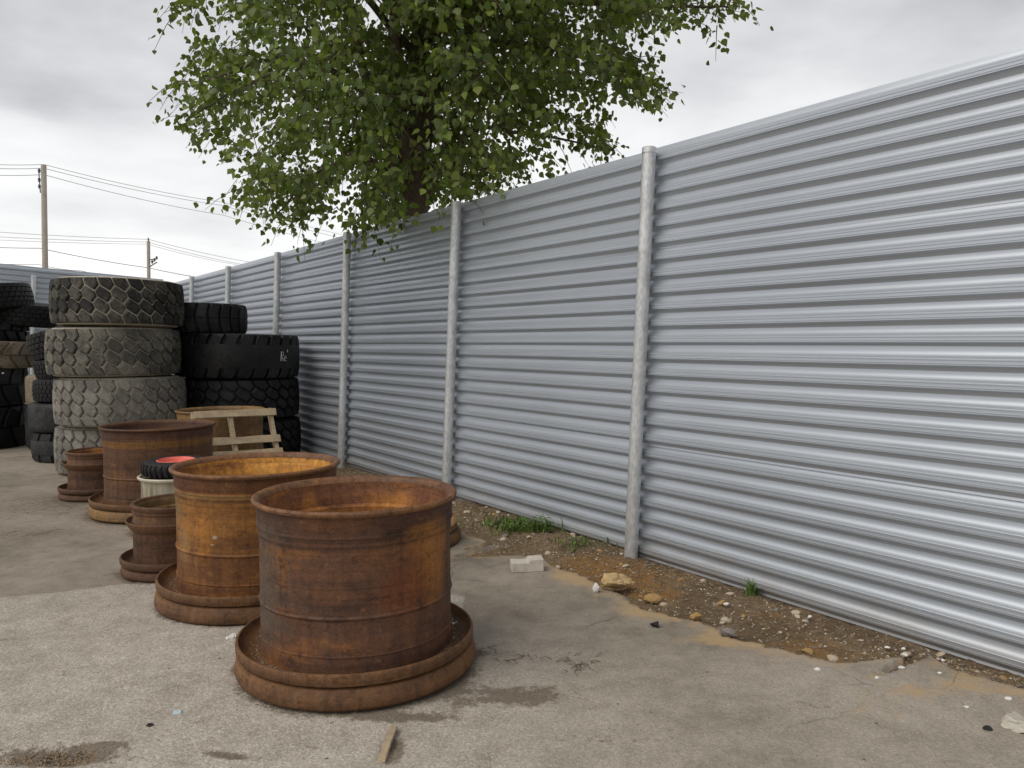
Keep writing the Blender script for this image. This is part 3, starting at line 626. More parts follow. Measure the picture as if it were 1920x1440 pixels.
tyre_hex((DX+.02, DY, .30), 'black tyre at the bottom of the stack against the fence', .86, .60, 28, RB_BLACK, RB_BLACK, G2, 41, (0, 0, .2))
tyre_hex((DX, DY, .895), 'black chevron tread tyre third from top in the stack against the fence', .865, .59, 26, RB_BLACK, RB_BLACK, G2, 42, (0, 0, .7))
d2 = tyre_lug((DX, DY, 1.505), 'wide black tyre with chalk letters, second from top by the fence', .875, .63, 26, RB_BLACK, RB_BLACK, G2, 43, (.012, .018, .35), 'notch')
tyre_lug((-4.5, 11.2, 2.035), 'smaller black tyre on top of the stack against the fence', .63, .43, 24, RB_BLACK, RB_CHAR, G2, 44, (0, .01, .1), 'wide')
# chalk letters on the wide black tyre: strokes laid on the tread band
CH = simple('chalk', (.62, .62, .6), .9, .2)
def chalk(par, R, a_c, zc, hgt):
    st = [[(0, 0), (.02, .5), (.05, 1)], [(.05, 1), (.42, .95), (.45, .65), (.06, .52)], [(.1, .5), (.35, .25), (.42, .0)],
          [(.62, .28), (.98, .32), (.95, .5), (.75, .55), (.62, .3), (.7, .05), (1.0, .02)], [(1.22, .95), (1.24, 1.25)]]
    parts = []
    for s in st:
        pts = []
        for u, v in s:
            a = a_c + u*hgt*.8/R; pts.append(((R+.004)*math.cos(a), (R+.004)*math.sin(a), zc + v*hgt))
        parts.append(tube(pts, [.0055]*len(pts), 5))
    V, Fc = merge(parts); o = put('chalk_lettering', mesh('chalk', V, Fc), CH, par); o['label'] = 'white chalk letters Re'
aim = math.atan2(-DY+1.0, -DX*1.0) if False else math.atan2(-11.32, 3.94)
chalk(d2, .877, aim - .35 + .72, -.06, .13)
# left piles
G3 = 'tyres in the low stack left of the tall stack'
tyre_lug((-6.40, 11.3, .21), 'charcoal tyre with deep shoulder slots on the ground at left', .60, .42, 16, RB_CHAR, RB_CHAR, G3, 51, (0, 0, .5), 'slot', .035)
t_s = thing('tyre', 'bald smooth charcoal tyre second from the ground at left', 'tyre', (-6.42, 11.32, .63), (0, 0, 0), G3); put('carcass', carcass(.62, .42, 0, seed=52), RB_CHAR, t_s)
tyre_lug((-6.42, 11.25, 1.01), 'black truck tyre with fine block tread, under the tilted ones', .52, .33, 46, RB_BLACK, RB_CHAR, G3, 53, (0, 0, .2), 'fine', .018, True)
tyre_lug((-6.45, 11.3, 1.38), 'black truck tyre with wavy tread leaning on the tall stack, lower', .50, .34, 36, RB_BLACK, RB_CHAR, G3, 54, (.05, -.22, .6), 'wave', .018, True)
tyre_lug((-6.47, 11.28, 1.76), 'black truck tyre with wavy tread leaning on the tall stack, upper', .54, .40, 36, RB_BLACK, RB_CHAR, G3, 55, (.06, -.30, .3), 'wave', .018, True)
t_b = thing('tyre', 'muddy tan tyre showing between the two left stacks', 'tyre', (-7.25, 12.55, .95), (0, 0, 0), G3); put('carcass', carcass(.60, .5, 0, seed=56), RB_TAN, t_b)
t_b2 = thing('tyre', 'charcoal tyre under the muddy tan tyre', 'tyre', (-7.28, 12.6, .35), (0, 0, 0), G3); put('carcass', carcass(.62, .68, 0, seed=57), RB_CHAR, t_b2)
G4 = 'tyres piled at the left edge'
tyre_lug((-8.93, 12.62, .34), 'black lugged tyre on the ground at the left edge', .85, .68, 18, RB_BLACK, RB_BLACK, G4, 61, (0, 0, .1), 'diag', .06)
tyre_lug((-8.93, 12.60, 1.03), 'black lugged tyre with a white spot at the left edge', .85, .69, 18, RB_BLACK, RB_CHAR, G4, 62, (0, 0, .3), 'diag', .05)
tyre_lug((-8.85, 12.75, 1.56), 'muddy tan lugged tyre in the pile at the left edge', .90, .44, 20, RB_TAN, RB_TAN, G4, 63, (.04, .05, .5), 'diag', .045)
tyre_lug((-9.0, 12.8, 1.93), 'black tyre with slanted lugs above the muddy tan one', .84, .40, 22, RB_BLACK, RB_BLACK, G4, 64, (0, .03, .2), 'diag', .045)
tyre_lug((-8.42, 13.35, 2.22), 'black truck tyre with wavy tread, lower of the two on the left pile', .80, .38, 44, RB_BLACK, RB_BLACK, G4, 65, (.05, .10, .2), 'wave', .02, True)
tyre_lug((-8.75, 12.75, 2.40), 'black truck tyre with wavy tread tilted on top of the left pile', .74, .42, 44, RB_BLACK, RB_BLACK, G4, 66, (.03, -.16, .2), 'wave', .02, True)
sp = put('white_spot', rock(5, .05, .05, .02), WHITE, None, along(5, 698, 12.15)); tag(sp, 'small white blob stuck to the black tyre at left edge', 'paint spot')

# red wheel
rw = thing('small_wheel', 'small black tyre on a red hub lying on the cream rim', 'wheel', (-2.955, 6.72, .498), (.02, .0, .4))
put('carcass', lathe([(.255, .02), (.272, .045), (.276, .075), (.272, .10), (.25, .128), (.215, .138), (.18, .134), (.158, .122), (.152, .10), (.152, .03), (.18, .006), (.22, .0)], 64, True, .001, 3), RB_CHAR, rw)
lugme = block_mesh([(-.013, -.048), (.013, -.048), (.016, .0), (.013, .05), (-.013, .05), (-.010, 0)], .286, .135, .02, .004, .02)
for v in lugme.vertices: v.co.z += .068
lugme.materials.append(RB_CHAR)
for k in range(34): put('tread_block', lugme, None, rw, (0, 0, 0), (0, 0, 2*PI*k/34))
RED = simple('faded_red_paint', (.80, .19, .14), .5, .18, 9, .4)
hub = put('hub', lathe([(.158, .125), (.160, .133), (.153, .136), (.147, .126), (.140, .100), (.120, .088), (.06, .092), (.05, .112), (.028, .114), (.026, .09), (0, .09)], 64, False, .0, 3), RED, rw)
for k in range(4): put('bolt', lathe([(0, .104), (.009, .103), (.010, .088)], 8, False), GALV, hub, (.088*math.cos(k*PI/2+.3), .088*math.sin(k*PI/2+.3), 0))

# ------------------------------------------------------------------ pallet leaning on the tan rim
pal = thing('pallet', 'weathered wooden pallet leaning against the tan rim', 'pallet', (-2.90, 8.28, 0))
yaw = R_(33); tiltp = R_(60)
bx = Vector((math.cos(yaw), math.sin(yaw), 0)); ld = Vector((-math.sin(yaw), math.cos(yaw), 0))
upv = ld*math.cos(tiltp) + Vector((0, 0, math.sin(tiltp))); nrm = bx.cross(upv)
MP = Matrix(((bx.x, nrm.x, upv.x), (bx.y, nrm.y, upv.y), (bx.z, nrm.z, upv.z))).to_4x4()
def pal_part(name, sx, sy, sz, cx_, cy_, cz_, seed, roll=0.0):
    o = put(name, rough_box(sx, sy, sz, .003, .004, seed, 3), WOOD, pal)
    o.matrix_basis = MP @ Matrix.Translation((cx_, cy_, cz_)) @ Matrix.Rotation(roll, 4, 'Y')
for i, z in enumerate((.05, .475, .64, .975)):
    pal_part('board', .95 - .02*i, .020, .088, .0 + .01*i, .055, z, 80+i, random.uniform(-.012, .012))
for i, xx in enumerate((-.42, -.03, .42)): pal_part('stringer', .042, .085, 1.03, xx, 0.0, .515, 90+i)
pal_part('board', .93, .020, .10, .0, -.054, .10, 97)

# ------------------------------------------------------------------ tree behind the fence
LEAF, lt, lb = newmat('poplar_leaf')
geo = N(lt, 'ShaderNodeNewGeometry'); ri = geo.outputs['Random Per Island']
lv = math_n(lt, 'MULTIPLY_ADD', math_n(lt, 'SUBTRACT', noise(lt, geo.outputs['Position'], 1.6, 3, .5), .5), 1.5, ri)
lc = ramp(lt, lv, [(0.0, (.058, .100, .015)), (.45, (.125, .192, .028)), (.85, (.21, .285, .046)), (1.0, (.28, .33, .08))])
back = mixc(lt, geo.outputs['Backfacing'], lc, mixc(lt, .5, lc, (.15, .19, .10)))
lt.links.new(back, lb.inputs['Base Color']); lb.inputs['Roughness'].default_value = .45; lb.inputs['Specular IOR Level'].default_value = .35
tr = N(lt, 'ShaderNodeBsdfTranslucent'); lt.links.new(mixc(lt, .3, lc, (.22, .30, .03)), tr.inputs[0])
ms = N(lt, 'ShaderNodeMixShader', i_0=.42); lt.links.new(lb.outputs[0], ms.inputs[1]); lt.links.new(tr.outputs[0], ms.inputs[2]); lt.links.new(ms.outputs[0], lt.nodes['Material Output'].inputs[0])
BARK = simple('grey_brown_bark', (.12, .095, .07), .95, .45, 9, .15, 0, .6)
TB = Vector((-1.24, 10.2, 0))
tree = thing('poplar_tree', 'leafy poplar tree growing behind the corrugated fence', 'tree', TB)
stems = []   # (points, radii)
def stem(pts, r0, r1, wob=.06):
    P = [Vector(p) for p in pts]; out = []; k = 6*(len(P)-1)
    for i in range(k+1):
        t = i/k*(len(P)-1); j = min(int(t), len(P)-2); f = t-j
        p0 = P[max(j-1, 0)]; p1 = P[j]; p2 = P[j+1]; p3 = P[min(j+2, len(P)-1)]
        q = .5*((2*p1) + (p2-p0)*f + (2*p0-5*p1+4*p2-p3)*f*f + (3*p1-p0-3*p2+p3)*f**3)
        out.append(q + Vector((random.uniform(-1, 1), random.uniform(-1, 1), 0))*wob*.3)
    rad = [r0+(r1-r0)*(i/k)**.8 for i in range(k+1)]
    stems.append((out, rad)); return out
trunk = stem([TB, TB+Vector((.02, 0, 1.6)), TB+Vector((-.02, .02, 3.2)), TB+Vector((.0, .05, 4.2)), TB+Vector((.05, .1, 6.2)), TB+Vector((.1, .2, 9.0))], .30, .06)
def A(px, py, dep): return along(px, py, dep)
T0 = TB+Vector((0, .03, 3.4))
L = [stem([T0+Vector((.05, 0, .6)), A(825, 140, 10.3), A(880, 60, 10.6), A(960, -120, 11)], .13, .03),
     stem([T0+Vector((-.06, 0, -.3)), A(752, 200, 10.0), A(742, 20, 9.9), A(735, -200, 9.8)], .13, .04),
     stem([T0+Vector((-.05, 0, .0)), A(700, 200, 9.7), A(662, 20, 9.5), A(640, -150, 9.4)], .09, .03),
     stem([A(745, 160, 9.95), A(640, 90, 9.4), A(520, 105, 8.9), A(390, 150, 8.5)], .045, .01),
     stem([A(700, 190, 9.7), A(600, 118, 9.3), A(480, 150, 9.0), A(370, 210, 8.7)], .04, .008),
     stem([A(850, 110, 10.4), A(960, 80, 9.9), A(1100, 110, 9.4), A(1220, 150, 9.0)], .05, .01),
     stem([A(870, 70, 10.5), A(1000, 10, 10.0), A(1180, 10, 9.2), A(1380, 15, 8.6)], .05, .01),
     stem([T0, A(880, 250, 9.8), A(980, 250, 9.4), A(1100, 270, 9.2)], .05, .01),
     stem([T0, A(700, 300, 9.6), A(600, 320, 9.2), A(520, 400, 8.9)], .045, .008),
     stem([T0+Vector((0, .1, .4)), TB+Vector((.8, 1.2, 5.2)), TB+Vector((1.6, 2.4, 6.3))], .07, .015),
     stem([T0+Vector((0, .1, .8)), TB+Vector((-.9, 1.3, 5.4)), TB+Vector((-1.8, 2.5, 6.5))], .07, .015),
     stem([TB+Vector((.02, .07, 5.4)), TB+Vector((1.2, -.6, 6.6)), TB+Vector((2.4, -1.0, 7.6))], .06, .015),
     stem([TB+Vector((.02, .07, 5.4)), TB+Vector((-1.2, -.6, 6.6)), TB+Vector((-2.4, -1.0, 7.4))], .06, .015)]
V, Fc = tube([p-TB for p in trunk], stems[0][1], 14); put('trunk', mesh('trunk', V, Fc, True), BARK, tree)
for pts, rad in stems[1:]:
    V, Fc = tube([p-TB for p in pts], rad, 8); put('limb', mesh('limb', V, Fc, True), BARK, tree)
OUT = np.array([(385, -400), (330, -20), (318, 40), (372, 66), (341, 112), (312, 150), (326, 211), (334, 268), (366, 290), (396, 318), (425, 335), (408, 366), (440, 352), (460, 398), (495, 380), (511, 436), (536, 447), (571, 444), (590, 400), (625, 395), (615, 350), (655, 335), (668, 400), (632, 434), (690, 446), (745, 440), (800, 402), (880, 386), (1000, 352), (1090, 326), (1133, 302), (1143, 267), (1137, 213), (1118, 193), (1153, 182), (1177, 165), (1183, 200), (1197, 211), (1227, 187), (1248, 163), (1217, 118), (1200, 66), (1217, 56), (1267, 68), (1307, 43), (1330, 85), (1357, 80), (1333, 27), (1347, 10), (1383, 30), (1422, 26), (1420, -20), (1500, -400)], float)
def inside(P, poly):
    x, y = P[:, 0], P[:, 1]; c = np.zeros(len(P), bool); j = len(poly)-1
    for i in range(len(poly)):
        xi, yi = poly[i]; xj, yj = poly[j]
        with np.errstate(divide='ignore', invalid='ignore'):
            c ^= ((yi > y) != (yj > y)) & (x < (xj-xi)*(y-yi)/(yj-yi+1e-12)+xi)
        j = i
    return c
# twigs: sprays of leaves spread through the crown's volume, kept within the outline the tree shows
def crown():
    n = 3300
    ctr = np.array([-1.05, 9.9, 6.0]); rad = np.array([3.9, 3.3, 4.3])
    d = rng.normal(size=(n*4, 3)); d /= np.linalg.norm(d, axis=1)[:, None]; r = rng.random(n*4)**(1/2.4)
    P = ctr + d*r[:, None]*rad
    P = P[P[:, 2] > 2.2]
    q = pix(P); ok = (inside(q, OUT) & inside(q + [0, 24], OUT)) | (q[:, 1] < -25)
    # looser towards the rim, with holes where the sky comes through
    hole = fbm(q[:, 0], q[:, 1], 1/75., 3, 90)
    for hx, hy, hr in ((540, 195, 24), (650, 345, 30), (700, 40, 26), (905, 160, 0), (845, 60, 14), (1060, 20, 20), (640, 230, 16), (430, 60, 36), (850, 130, 16), (600, 30, 18), (470, 250, 12)):
        ok &= np.hypot(q[:, 0]-hx, q[:, 1]-hy) > hr
    ok &= (hole > .40) | (rng.random(len(P)) < .28)
    # nothing hangs on the yard side below the fence top except a few sprays
    ok &= ~((q[:, 0] > 752) & (q[:, 0] < 818) & (q[:, 1] > 150) & (q[:, 1] < 395) & (P[:, 1] < 10.3) & (rng.random(len(P)) < .72))
    s_n = P[:, 0]*FN.x + P[:, 1]*FN.y - OFF
    ok &= ~((s_n < .25) & (P[:, 2] < 3.05))
    ok &= (s_n > -1.9)
    return P[ok][:n]
TW = crown()
print('twigs', len(TW))
leafV = np.array([(0, 0, 0), (.30, .10, .05), (.46, .36, .05), (.30, .62, .02), (0, 1.02, -.08), (-.30, .62, .02), (-.46, .36, .05), (-.30, .10, .05), (0, .45, -.03)])
leafF = [(0, 1, 8), (1, 2, 8), (2, 3, 8), (3, 4, 8), (4, 5, 8), (5, 6, 8), (6, 7, 8), (7, 0, 8)]
def leaves(TW, per, spread):
    LV = []; LFi = []; tw = []; mid = np.array([0.15, -.3, 4.2])
    for c in TW:
        k = rng.integers(per[0], per[1]); out = c - mid; out[2] *= .35; out /= np.linalg.norm(out)+1e-6
        ax = out + rng.normal(size=3)*[.55, .55, .35]; ax /= np.linalg.norm(ax)
        ln = rng.uniform(.35, .75); droop = rng.uniform(.25, .8)*ln
        def at(f): return c + ax*ln*(f-.5) + np.array([0, 0, -droop*f*f + droop*.25])
        tw.append([Vector(at(f)) for f in (0, .35, .7, 1.0)])
        side = np.cross(ax, [0, 0, 1]); side /= np.linalg.norm(side)+1e-6
        for i in range(k):
            f = (i+rng.random())/k; sgn = 1 if i % 2 else -1
            base = at(f) + side*sgn*rng.uniform(.015, .10) + rng.normal(size=3)*spread*[1, 1, .8]
            sz = rng.uniform(.068, .118)*(1-.25*f)
            y = side*sgn*rng.uniform(.2, .9) + ax*rng.uniform(0, .7) + np.array([0, 0, -1.0]) + rng.normal(size=3)*.38; y /= np.linalg.norm(y)
            xv = np.cross(y, rng.normal(size=3)); xv /= np.linalg.norm(xv); zv = np.cross(xv, y)
            M = np.stack([xv, y, zv])*sz
            o = len(LV)*9; LV.append(leafV @ M + base); LFi.append(o)
    V = np.concatenate(LV); Fa = (np.array(leafF)[None] + np.array(LFi)[:, None, None]).reshape(-1, 3)
    me = bpy.data.meshes.new('crown'); me.vertices.add(len(V)); me.vertices.foreach_set('co', V.reshape(-1).astype(np.float32))
    me.loops.add(len(Fa)*3); me.loops.foreach_set('vertex_index', Fa.reshape(-1).astype(np.int32)); me.polygons.add(len(Fa)); me.polygons.foreach_set('loop_start', (np.arange(len(Fa))*3).astype(np.int32)); me.update(calc_edges=True)
    me.polygons.foreach_set('use_smooth', [True]*len(Fa)); return me, tw
# a few sprays hanging over the fence top
extra = [np.array(A(px, py, dp)) for px, py, dp in ((700, 418, 9.0), (745, 405, 8.9), (880, 362, 8.0), (668, 412, 9.0), (560, 405, 9.2), (610, 408, 9.3), (520, 405, 9.2), (465, 365, 9.0), (330, 20, 8.4), (350, 8, 8.4), (365, 30, 8.5), (420, 365, 8.8), (325, 155, 8.4), (1345, 70, 8.6), (1400, 15, 8.4), (1320, 45, 8.6), (1300, 10, 8.6), (1260, 30, 8.7), (1370, 20, 8.5), (1215, 130, 8.9), (1200, 170, 8.9), (1235, 170, 8.8))]
me, tw = leaves([p-np.array(TB) for p in list(TW)+extra], (12, 19), .045)
o = put('crown', me, LEAF, tree); o['kind'] = 'stuff'
sel = tw
V, Fc = merge([tube(t, [.006, .005, .0035, .002], 4, False) for t in sel]); o = put('twigs', mesh('twigs', V, Fc), BARK, tree); o['kind'] = 'stuff'

# ------------------------------------------------------------------ utility poles and lines
POLE = simple('weathered_pole', (.50, .47, .40), .9, .2, 3, .2)
def pole(px, top_y, depth, r, label):
    top = along(px, top_y, depth); base = Vector((top.x - LEAN*top.z*.4, top.y, -.16))
    t = thing('utility_pole', label, 'utility pole', base, (0, 0, 0))
    V, Fc = tube([(0, 0, 0), (top.x-base.x, 0, top.z+.16)], [r*1.25, r], 12); put('shaft', sharp(mesh('shaft', V, Fc, True), 50), POLE, t)
    return t, top, base
DKM = simple('dark_fitting', (.12, .12, .12), .6)
p1, p1t, p1b = pole(83, 307, 30, .095, 'tall pale utility pole at far left beyond the fence')
for dz, dx in ((-.15, -.16), (-.5, -.17), (-.75, -.17)):
    put('insulator', lathe([(0, 0), (.05, .02), (.035, .06), (.06, .09), (.03, .16), (0, .17)], 10, False), DKM, p1, (p1t.x-p1b.x+dx, -.03, p1t.z+dz))
put('bracket', mesh('bracket', *tube([(p1t.x-p1b.x-.2, 0, p1t.z-.0), (p1t.x-p1b.x-.16, 0, p1t.z-.9)], [.02, .02], 6)), DKM, p1)
p2, p2t, p2b = pole(279, 450, 48, .10, 'farther thin utility pole beside the tall tyre stack')
put('pin', mesh('pin', *tube([(p2t.x-p2b.x, 0, p2t.z+.1), (p2t.x-p2b.x, 0, p2t.z+.35)], [.04, .04], 6)), DKM, p2)
cb = p2t.x-p2b.x
put('crossarm', mesh('arm', *merge([tube([(cb, 0, p2t.z-1.45), (cb+.55, -.1, p2t.z-1.15)], [.035, .035], 6), tube([(cb, 0, p2t.z-1.0), (cb+.45, -.1, p2t.z-.95)], [.03, .03], 6)])), DKM, p2)
for k in range(3): put('insulator', lathe([(0, 0), (.07, .03), (.05, .08), (.08, .12), (.04, .22), (0, .23)], 10, False), DKM, p2, (cb+.25+.14*k, -.1, p2t.z-1.25+.12*k))
WIRE = simple('weathered_wire', (.42, .41, .40), .6, .1)
def wire(pts, r, label, sag=.0):
    P = [along(*p) for p in pts]; out = []
    for i in range(len(P)-1):
        for k in range(10):
            f = k/10; q = P[i].lerp(P[i+1], f); q = q - Vector((0, 0, sag*4*f*(1-f))); out.append(q)
    out.append(P[-1]); V, Fc = tube(out, [r]*len(out), 5)
    c = out[len(out)//2]; tag(put('overhead_wire', mesh('wire', [v-c for v in V], Fc, True), WIRE, None, c), label, 'wire', 'overhead wires')
wire([(-160, 290, 27), (83, 306, 30), (420, 378, 40), (700, 452, 55)], .011, 'topmost overhead wire strung over the tall utility pole', .12)
wire([(-160, 298, 27), (83, 313, 30), (420, 384, 40), (700, 459, 55)], .011, 'second overhead wire from the top at the tall pole', .12)
wire([(-160, 312, 27), (83, 325, 30), (420, 402, 40), (680, 470, 55)], .011, 'third and lowest wire fixed to the top of the tall pole', .12)
wire([(-160, 420, 44), (279, 447, 48), (480, 492, 60), (560, 513, 70)], .014, 'topmost wire strung over the farther thin pole', .1)
wire([(-160, 431, 44), (277, 452, 48), (470, 497, 60), (560, 520, 70)], .014, 'second wire from the top at the farther thin pole', .1)
wire([(-160, 438, 44), (277, 456, 48), (440, 494, 60), (560, 523, 70)], .012, 'lowest of the three wires at the top of the farther pole', .1)
wire([(-160, 452, 28), (75, 463, 30), (277, 500, 34), (420, 525, 38)], .015, 'thick cable crossing both poles below the thin wires', .05)
wire([(-160, 482, 28), (75, 494, 30), (150, 505, 32), (300, 532, 36)], .012, 'lowest cable sagging just above the far fence top', .05)

# ------------------------------------------------------------------ stones, litter and weeds
def on_dirt(px, py):
    p = site(px, py); p.z = dirt_z(p); return p
def on_pave(px, py):
    p = site(px, py); p.z = pave_z(p.x, p.y); return p
# notched white brick
bm = bmesh.new()
def addbox(bm, sx, sy, sz, c):
    vs_ = [bm.verts.new(v) for v in box_verts(sx, sy, sz, c)]
    for f in BOXF: bm.faces.new([vs_[i] for i in f])
prof = [(-.115, 0), (.115, 0), (.115, .092), (.015, .088), (.0, .066), (-.02, .068), (-.115, .070)]
vf = [bm.verts.new((x, -.06, z)) for x, z in prof]; vb = [bm.verts.new((x, .06, z)) for x, z in prof]
bm.faces.new(vf); bm.faces.new(vb[::-1])
for i in range(len(prof)): j = (i+1) % len(prof); bm.faces.new((vf[j], vf[i], vb[i], vb[j]))
bmesh.ops.recalc_face_normals(bm, faces=bm.faces[:]); bmesh.ops.bevel(bm, geom=bm.edges[:], offset=.004, segments=1, affect='EDGES')
me = bpy.data.meshes.new('brick'); bm.to_mesh(me); bm.free()
BRK = simple('whitewashed_brick', (.58, .53, .47), .85, .22, 14, .2, 0, .3)
p = on_pave(988, 1074); tag(put('brick', me, BRK, None, p+Vector((0, .05, 0)), (0, 0, .12)), 'off-white notched brick lying on the pavement near the fence', 'brick')
def slab(sx, sy, sz, seed):
    m = rock(seed, sx, sy, sz, 3, .9); return m
p = on_pave(1150, 1108); tag(put('stone', slab(.30, .17, .12, 301), simple('yellow_sandstone', (.55, .40, .21), .9, .3, 14, .2, 0, .5), None, p+Vector((.0, .04, .0)), (0, .1, .2)), 'big ochre flat stone at the edge of the dirt below the near post', 'stone')
p = on_pave(1114, 1112); tag(put('stone', slab(.05, .05, .09, 302), WHITE, None, p+Vector((0, 0, .0)), (.2, .4, .2)), 'white chip propped at the left end of the big ochre stone', 'stone')
p = on_pave(1230, 1176); tag(put('stone', rock(303, .075, .06, .05), BLACK, None, p), 'black lump lying on the pavement right of the ochre stone', 'stone')
p = on_pave(1906, 1362); tag(put('concrete_chunk', slab(.16, .14, .07, 304), simple('concrete', (.5, .47, .4), .9, .15, 20), None, p, (0, 0, .5)), 'pale broken concrete chunk at the right edge of the picture', 'concrete chunk')
p = on_pave(1853, 1368); tag(put('stone', rock(305, .045, .035, .025), BLACK, None, p), 'small dark lump left of the concrete chunk', 'stone')
p = on_pave(1365, 1186); p.z = dirt_z(p); tag(put('stone', rock(306, .10, .09, .08), STONE_G, None, p), 'grey stone at the broken pavement edge', 'stone')
p = on_dirt(1306, 1155); tag(put('stone', rock(307, .085, .07, .065), STONE_O, None, p), 'rounded ochre stone in the dirt between ochre slab and grey stone', 'stone')
p = on_dirt(1225, 1122); tag(put('stone', rock(308, .13, .09, .07), STONE_O, None, p), 'orange crumbly stone right of the big ochre slab', 'stone')
# stake, shard, bits
st = put('wood_stake', rough_box(.035, .24, .022, .003, .006, 5, 3), WOOD, None, on_pave(727, 1398)+Vector((0, 0, .012)), (.08, .04, -.06)); tag(st, 'splintered wooden stake lying flat at the bottom edge', 'stake')
p = on_pave(333, 1340); tag(put('glass_shard', rough_box(.034, .028, .004, .0, .004, 3), simple('pale_glass', (.45, .55, .58), .15, .1), None, p+Vector((0, 0, .010)), (.1, .05, .3)), 'small pale glass shard on the pavement at lower left', 'shard')
p = on_pave(282, 1364); tag(put('stone', rock(311, .036, .026, .018), BLACK, None, p+Vector((0, 0, .004))), 'small black chip below the glass shard', 'stone')
p = on_pave(432, 1198); tag(put('paper_scrap', rough_box(.05, .035, .006, .0, .008, 9, 2), WHITE, None, p+Vector((0, 0, .012)), (.1, -.1, .5)), 'white scrap beside the foot of the orange rim', 'scrap')
for i, (px, py, s) in enumerate(((1533, 1256, .035), (1691, 1253, .03), (1664, 1215, .026), (1694, 1217, .026), (1697, 1229, .028), (1645, 1271, .022), (1762, 1262, .02), (1812, 1326, .02), (1891, 1311, .03), (1768, 1238, .022), (1518, 1157, .03), (1362, 1134, .035))):
    p = on_pave(px, py); p.z = max(p.z, dirt_z(p)); tag(put('white_chip', rock(330+i, s*1.2, s, s*.6), WHITE, None, p), 'small white stone chip scattered near the fence at right', 'stone', 'white chips near the fence')
# pebbles one can pick out in the dirt strip
mats = [STONE, STONE_G, STONE_O, STONE, STONE]
peb = [rock(400+i, 1, rng.uniform(.6, .95), rng.uniform(.45, .75), 2) for i in range(10)]
for i, mm in enumerate(peb): mm.materials.append(mats[i % 5])
cnt = 0
while cnt < 170:
    s = rng.uniform(.6, 8.6); n0 = float(edge_n(np.array([s]))[0]); n = n0 + (-.03-n0)*rng.random()
    if n > -.04: continue
    p = fpt(s, n); k = rng.integers(0, 10); sc = .018 + .06*rng.random()**1.9; p.z = dirt_z(p)-.004-.10*sc
    o = put('pebble', peb[k], None, None, p, (rng.uniform(-.3, .3), rng.uniform(-.3, .3), rng.uniform(0, 6))); o.scale = (sc,)*3
    tag(o, 'loose pebble lying in the dirt strip along the fence', 'pebble', 'pebbles in the dirt strip'); cnt += 1
def gravel(name, pts, mat, smin, smax, seed, label):
    rs = np.random.default_rng(seed); parts = []
    for p in pts:
        s = rs.uniform(smin, smax); v = np.array([(1, 0, 0), (-.5, .87, 0), (-.5, -.87, 0), (.2, .1, .8), (.1, -.1, -.5)])*s*rs.uniform(.5, 1, (5, 3)); q = rs.uniform(0, 6.28)
        M = np.array([[math.cos(q), -math.sin(q), 0], [math.sin(q), math.cos(q), 0], [0, 0, 1]])
        parts.append(((v @ M.T + np.array(p)).tolist(), [(0, 1, 3), (1, 2, 3), (2, 0, 3), (1, 0, 4), (2, 1, 4), (0, 2, 4)]))
    V, Fc = merge(parts); tag(put(name, mesh(name, V, Fc), mat), label, 'gravel', None, 'stuff')
gp = []
for i in range(5200):
    s = rng.uniform(.3, 10); n0 = float(edge_n(np.array([s]))[0]); n = n0 - .03 + (0-n0)*rng.random(); p = fpt(s, n); p.z = dirt_z(p)+.002
    if n < 0: gp.append(p)
gravel('gravel', gp[1100:2600], GRIT, .004, .018, 5, 'brown crumbs of soil and grit through the dirt strip'); gravel('gravel', gp[:1100], STONE, .004, .015, 1, 'pale fine gravel through the dirt strip'); gravel('gravel', gp[2600:], STONE_G, .004, .015, 2, 'grey fine gravel through the dirt strip')
gp = [on_pave(rng.normal(1240, 330), rng.uniform(1080, 1440)) for i in range(260)] + [on_pave(rng.normal(80, 90), rng.normal(1412, 18)) for i in range(160)] + [on_pave(rng.uniform(0, 900), rng.uniform(1130, 1440)) for i in range(120)]
gp2 = [on_pave(rng.normal(95, 80), rng.normal(1412, 17)) for i in range(900)] + [on_pave(rng.normal(738, 16), rng.normal(1400, 26)) for i in range(120)] + [on_pave(rng.normal(430, 40), rng.normal(1420, 8)) for i in range(80)]
gravel('gravel', [p+Vector((0, 0, -.010)) for p in gp2], GRIT, .003, .013, 4, 'brown gravel filling the worn hollows at the bottom left')
gravel('gravel', [p+Vector((0, 0, .003)) for p in gp[:]], STONE_G, .002, .008, 3, 'loose grit scattered over the pavement')
# weeds
GRASS = simple('weed_green', (.10, .17, .035), .6, .4, 20, .3); DRY = simple('dry_straw', (.34, .27, .14), .8, .3, 20)
def blades(base, n, h, spread, seed, width=.006):
    rs = np.random.default_rng(seed); V = []; Fc = []
    for i in range(n):
        b = np.array([rs.normal()*spread, rs.normal()*spread*.6, 0]); d = rs.normal(size=2); d /= np.linalg.norm(d); L_ = h*rs.uniform(.4, 1.1); bend = rs.uniform(.2, .9); wv = np.array([-d[1], d[0], 0])*width*rs.uniform(.6, 1.3)
        o = len(V); m_ = b+np.array([d[0]*bend*L_*.3, d[1]*bend*L_*.3, L_*.6]); t_ = b+np.array([d[0]*bend*L_, d[1]*bend*L_, L_*(1-.3*bend)])
        V += [tuple(b-wv), tuple(b+wv), tuple(m_+wv*.8), tuple(m_-wv*.8), tuple(t_)]; Fc += [(o, o+1, o+2, o+3), (o+3, o+2, o+4)]
    return V, Fc
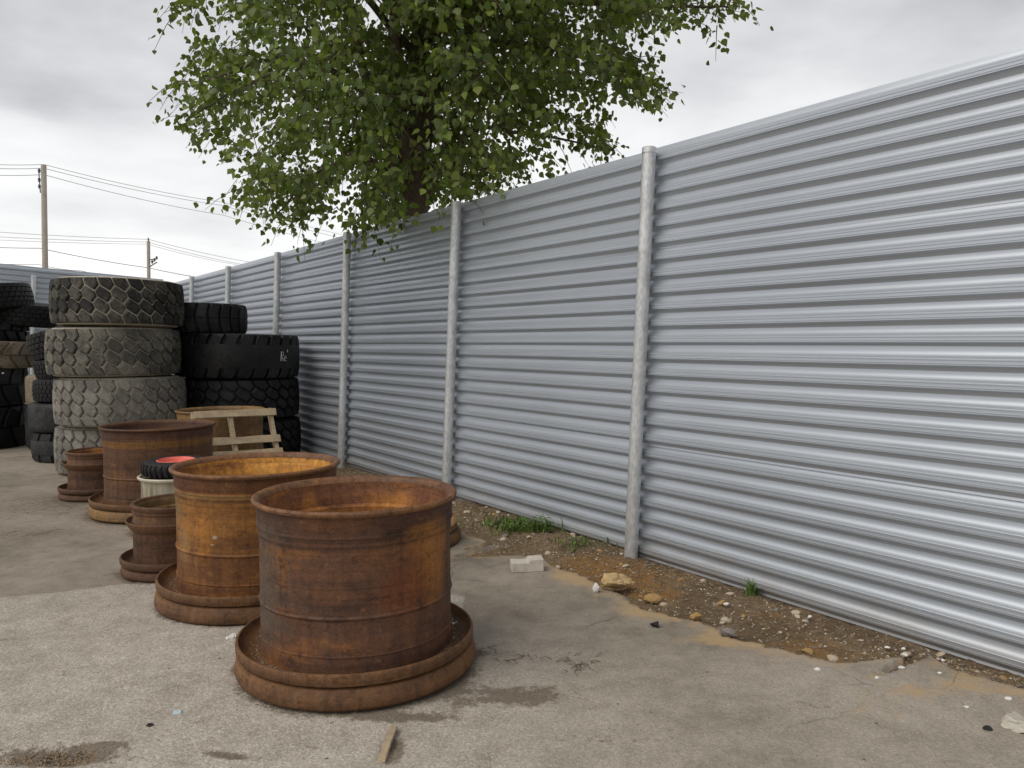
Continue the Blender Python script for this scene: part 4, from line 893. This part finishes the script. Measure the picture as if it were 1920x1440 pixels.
def broad(n, h, spread, seed):
    rs = np.random.default_rng(seed); parts = []
    for i in range(n):
        z = h*rs.uniform(.15, 1); a = rs.uniform(0, 6.28); r = spread*rs.uniform(.1, 1); sz = rs.uniform(.02, .045)
        y = np.array([math.cos(a), math.sin(a), rs.uniform(-.5, .3)]); xv = np.cross(y, [0, 0, 1]); xv /= np.linalg.norm(xv); zv = np.cross(xv, y)
        parts.append(((leafV*[.7, 1.5, 1] @ (np.stack([xv, y, zv])*sz) + np.array([r*math.cos(a), r*math.sin(a)*.7, z])).tolist(), leafF))
    return merge(parts)
def weed(px, py, label, n, h, sp_, seed, nb=0, s_n=None):
    p = on_dirt(px, py); t = thing('weed', label, 'weed', p); V, Fc = blades(p, n, h, sp_, seed); put('blades', mesh('blades', V, Fc), GRASS, t)['kind'] = 'stuff'
    if nb: V, Fc = broad(nb, h*.9, sp_*1.1, seed+1); put('leaves', mesh('leaves', V, Fc), GRASS, t)['kind'] = 'stuff'
weed(1018, 1000, 'leafy green weed against the fence foot left of the near post', 60, .16, .08, 1, 60)
weed(975, 993, 'low green weed patch left of the leafy weed', 130, .11, .14, 2, 70)
weed(945, 985, 'grassy weed patch nearest the rims', 110, .10, .13, 3, 20)
weed(1410, 1108, 'lone green grass tuft poking from the dirt under the big bay', 40, .13, .022, 4)
weed(1085, 1028, 'sparse weed patch just left of the near post foot', 60, .07, .14, 5, 16)
dl = []
for i in range(160):
    s = rng.uniform(3.6, 9.5); p = fpt(s, rng.uniform(-.75, -.02)); p.z = dirt_z(p)+.006; a = rng.uniform(0, 6.28); L_ = rng.uniform(.02, .10)
    dl.append(tube([p, p+Vector((math.cos(a)*L_, math.sin(a)*L_, rng.uniform(0, .015)))], [.0025, .001], 4, False))
V, Fc = merge(dl); tag(put('dry_straw', mesh('straw', V, Fc), DRY), 'dry stalks and straw littering the dirt strip', 'straw', None, 'stuff')
dl = []
for cx_, cy_, k in ((1085, 1246, 22), (965, 1236, 9), (905, 1215, 6)):
    for i in range(k):
        p = on_pave(cx_+rng.normal()*22, cy_+rng.normal()*7); p.z += .006; a = rng.uniform(0, 6.28); L_ = rng.uniform(.02, .09)
        dl.append(tube([p, p+Vector((math.cos(a)*L_*.5, math.sin(a)*L_*.5, .008)), p+Vector((math.cos(a+.4)*L_, math.sin(a+.4)*L_, 0))], [.002, .0016, .0008], 4, False))
V, Fc = merge(dl); tag(put('dead_twigs', mesh('litter', V, Fc), simple('dead_leaf', (.13, .095, .06), .9, .3, 30)), 'dark dead twigs and leaves right of the nearest rim', 'litter', None, 'stuff')
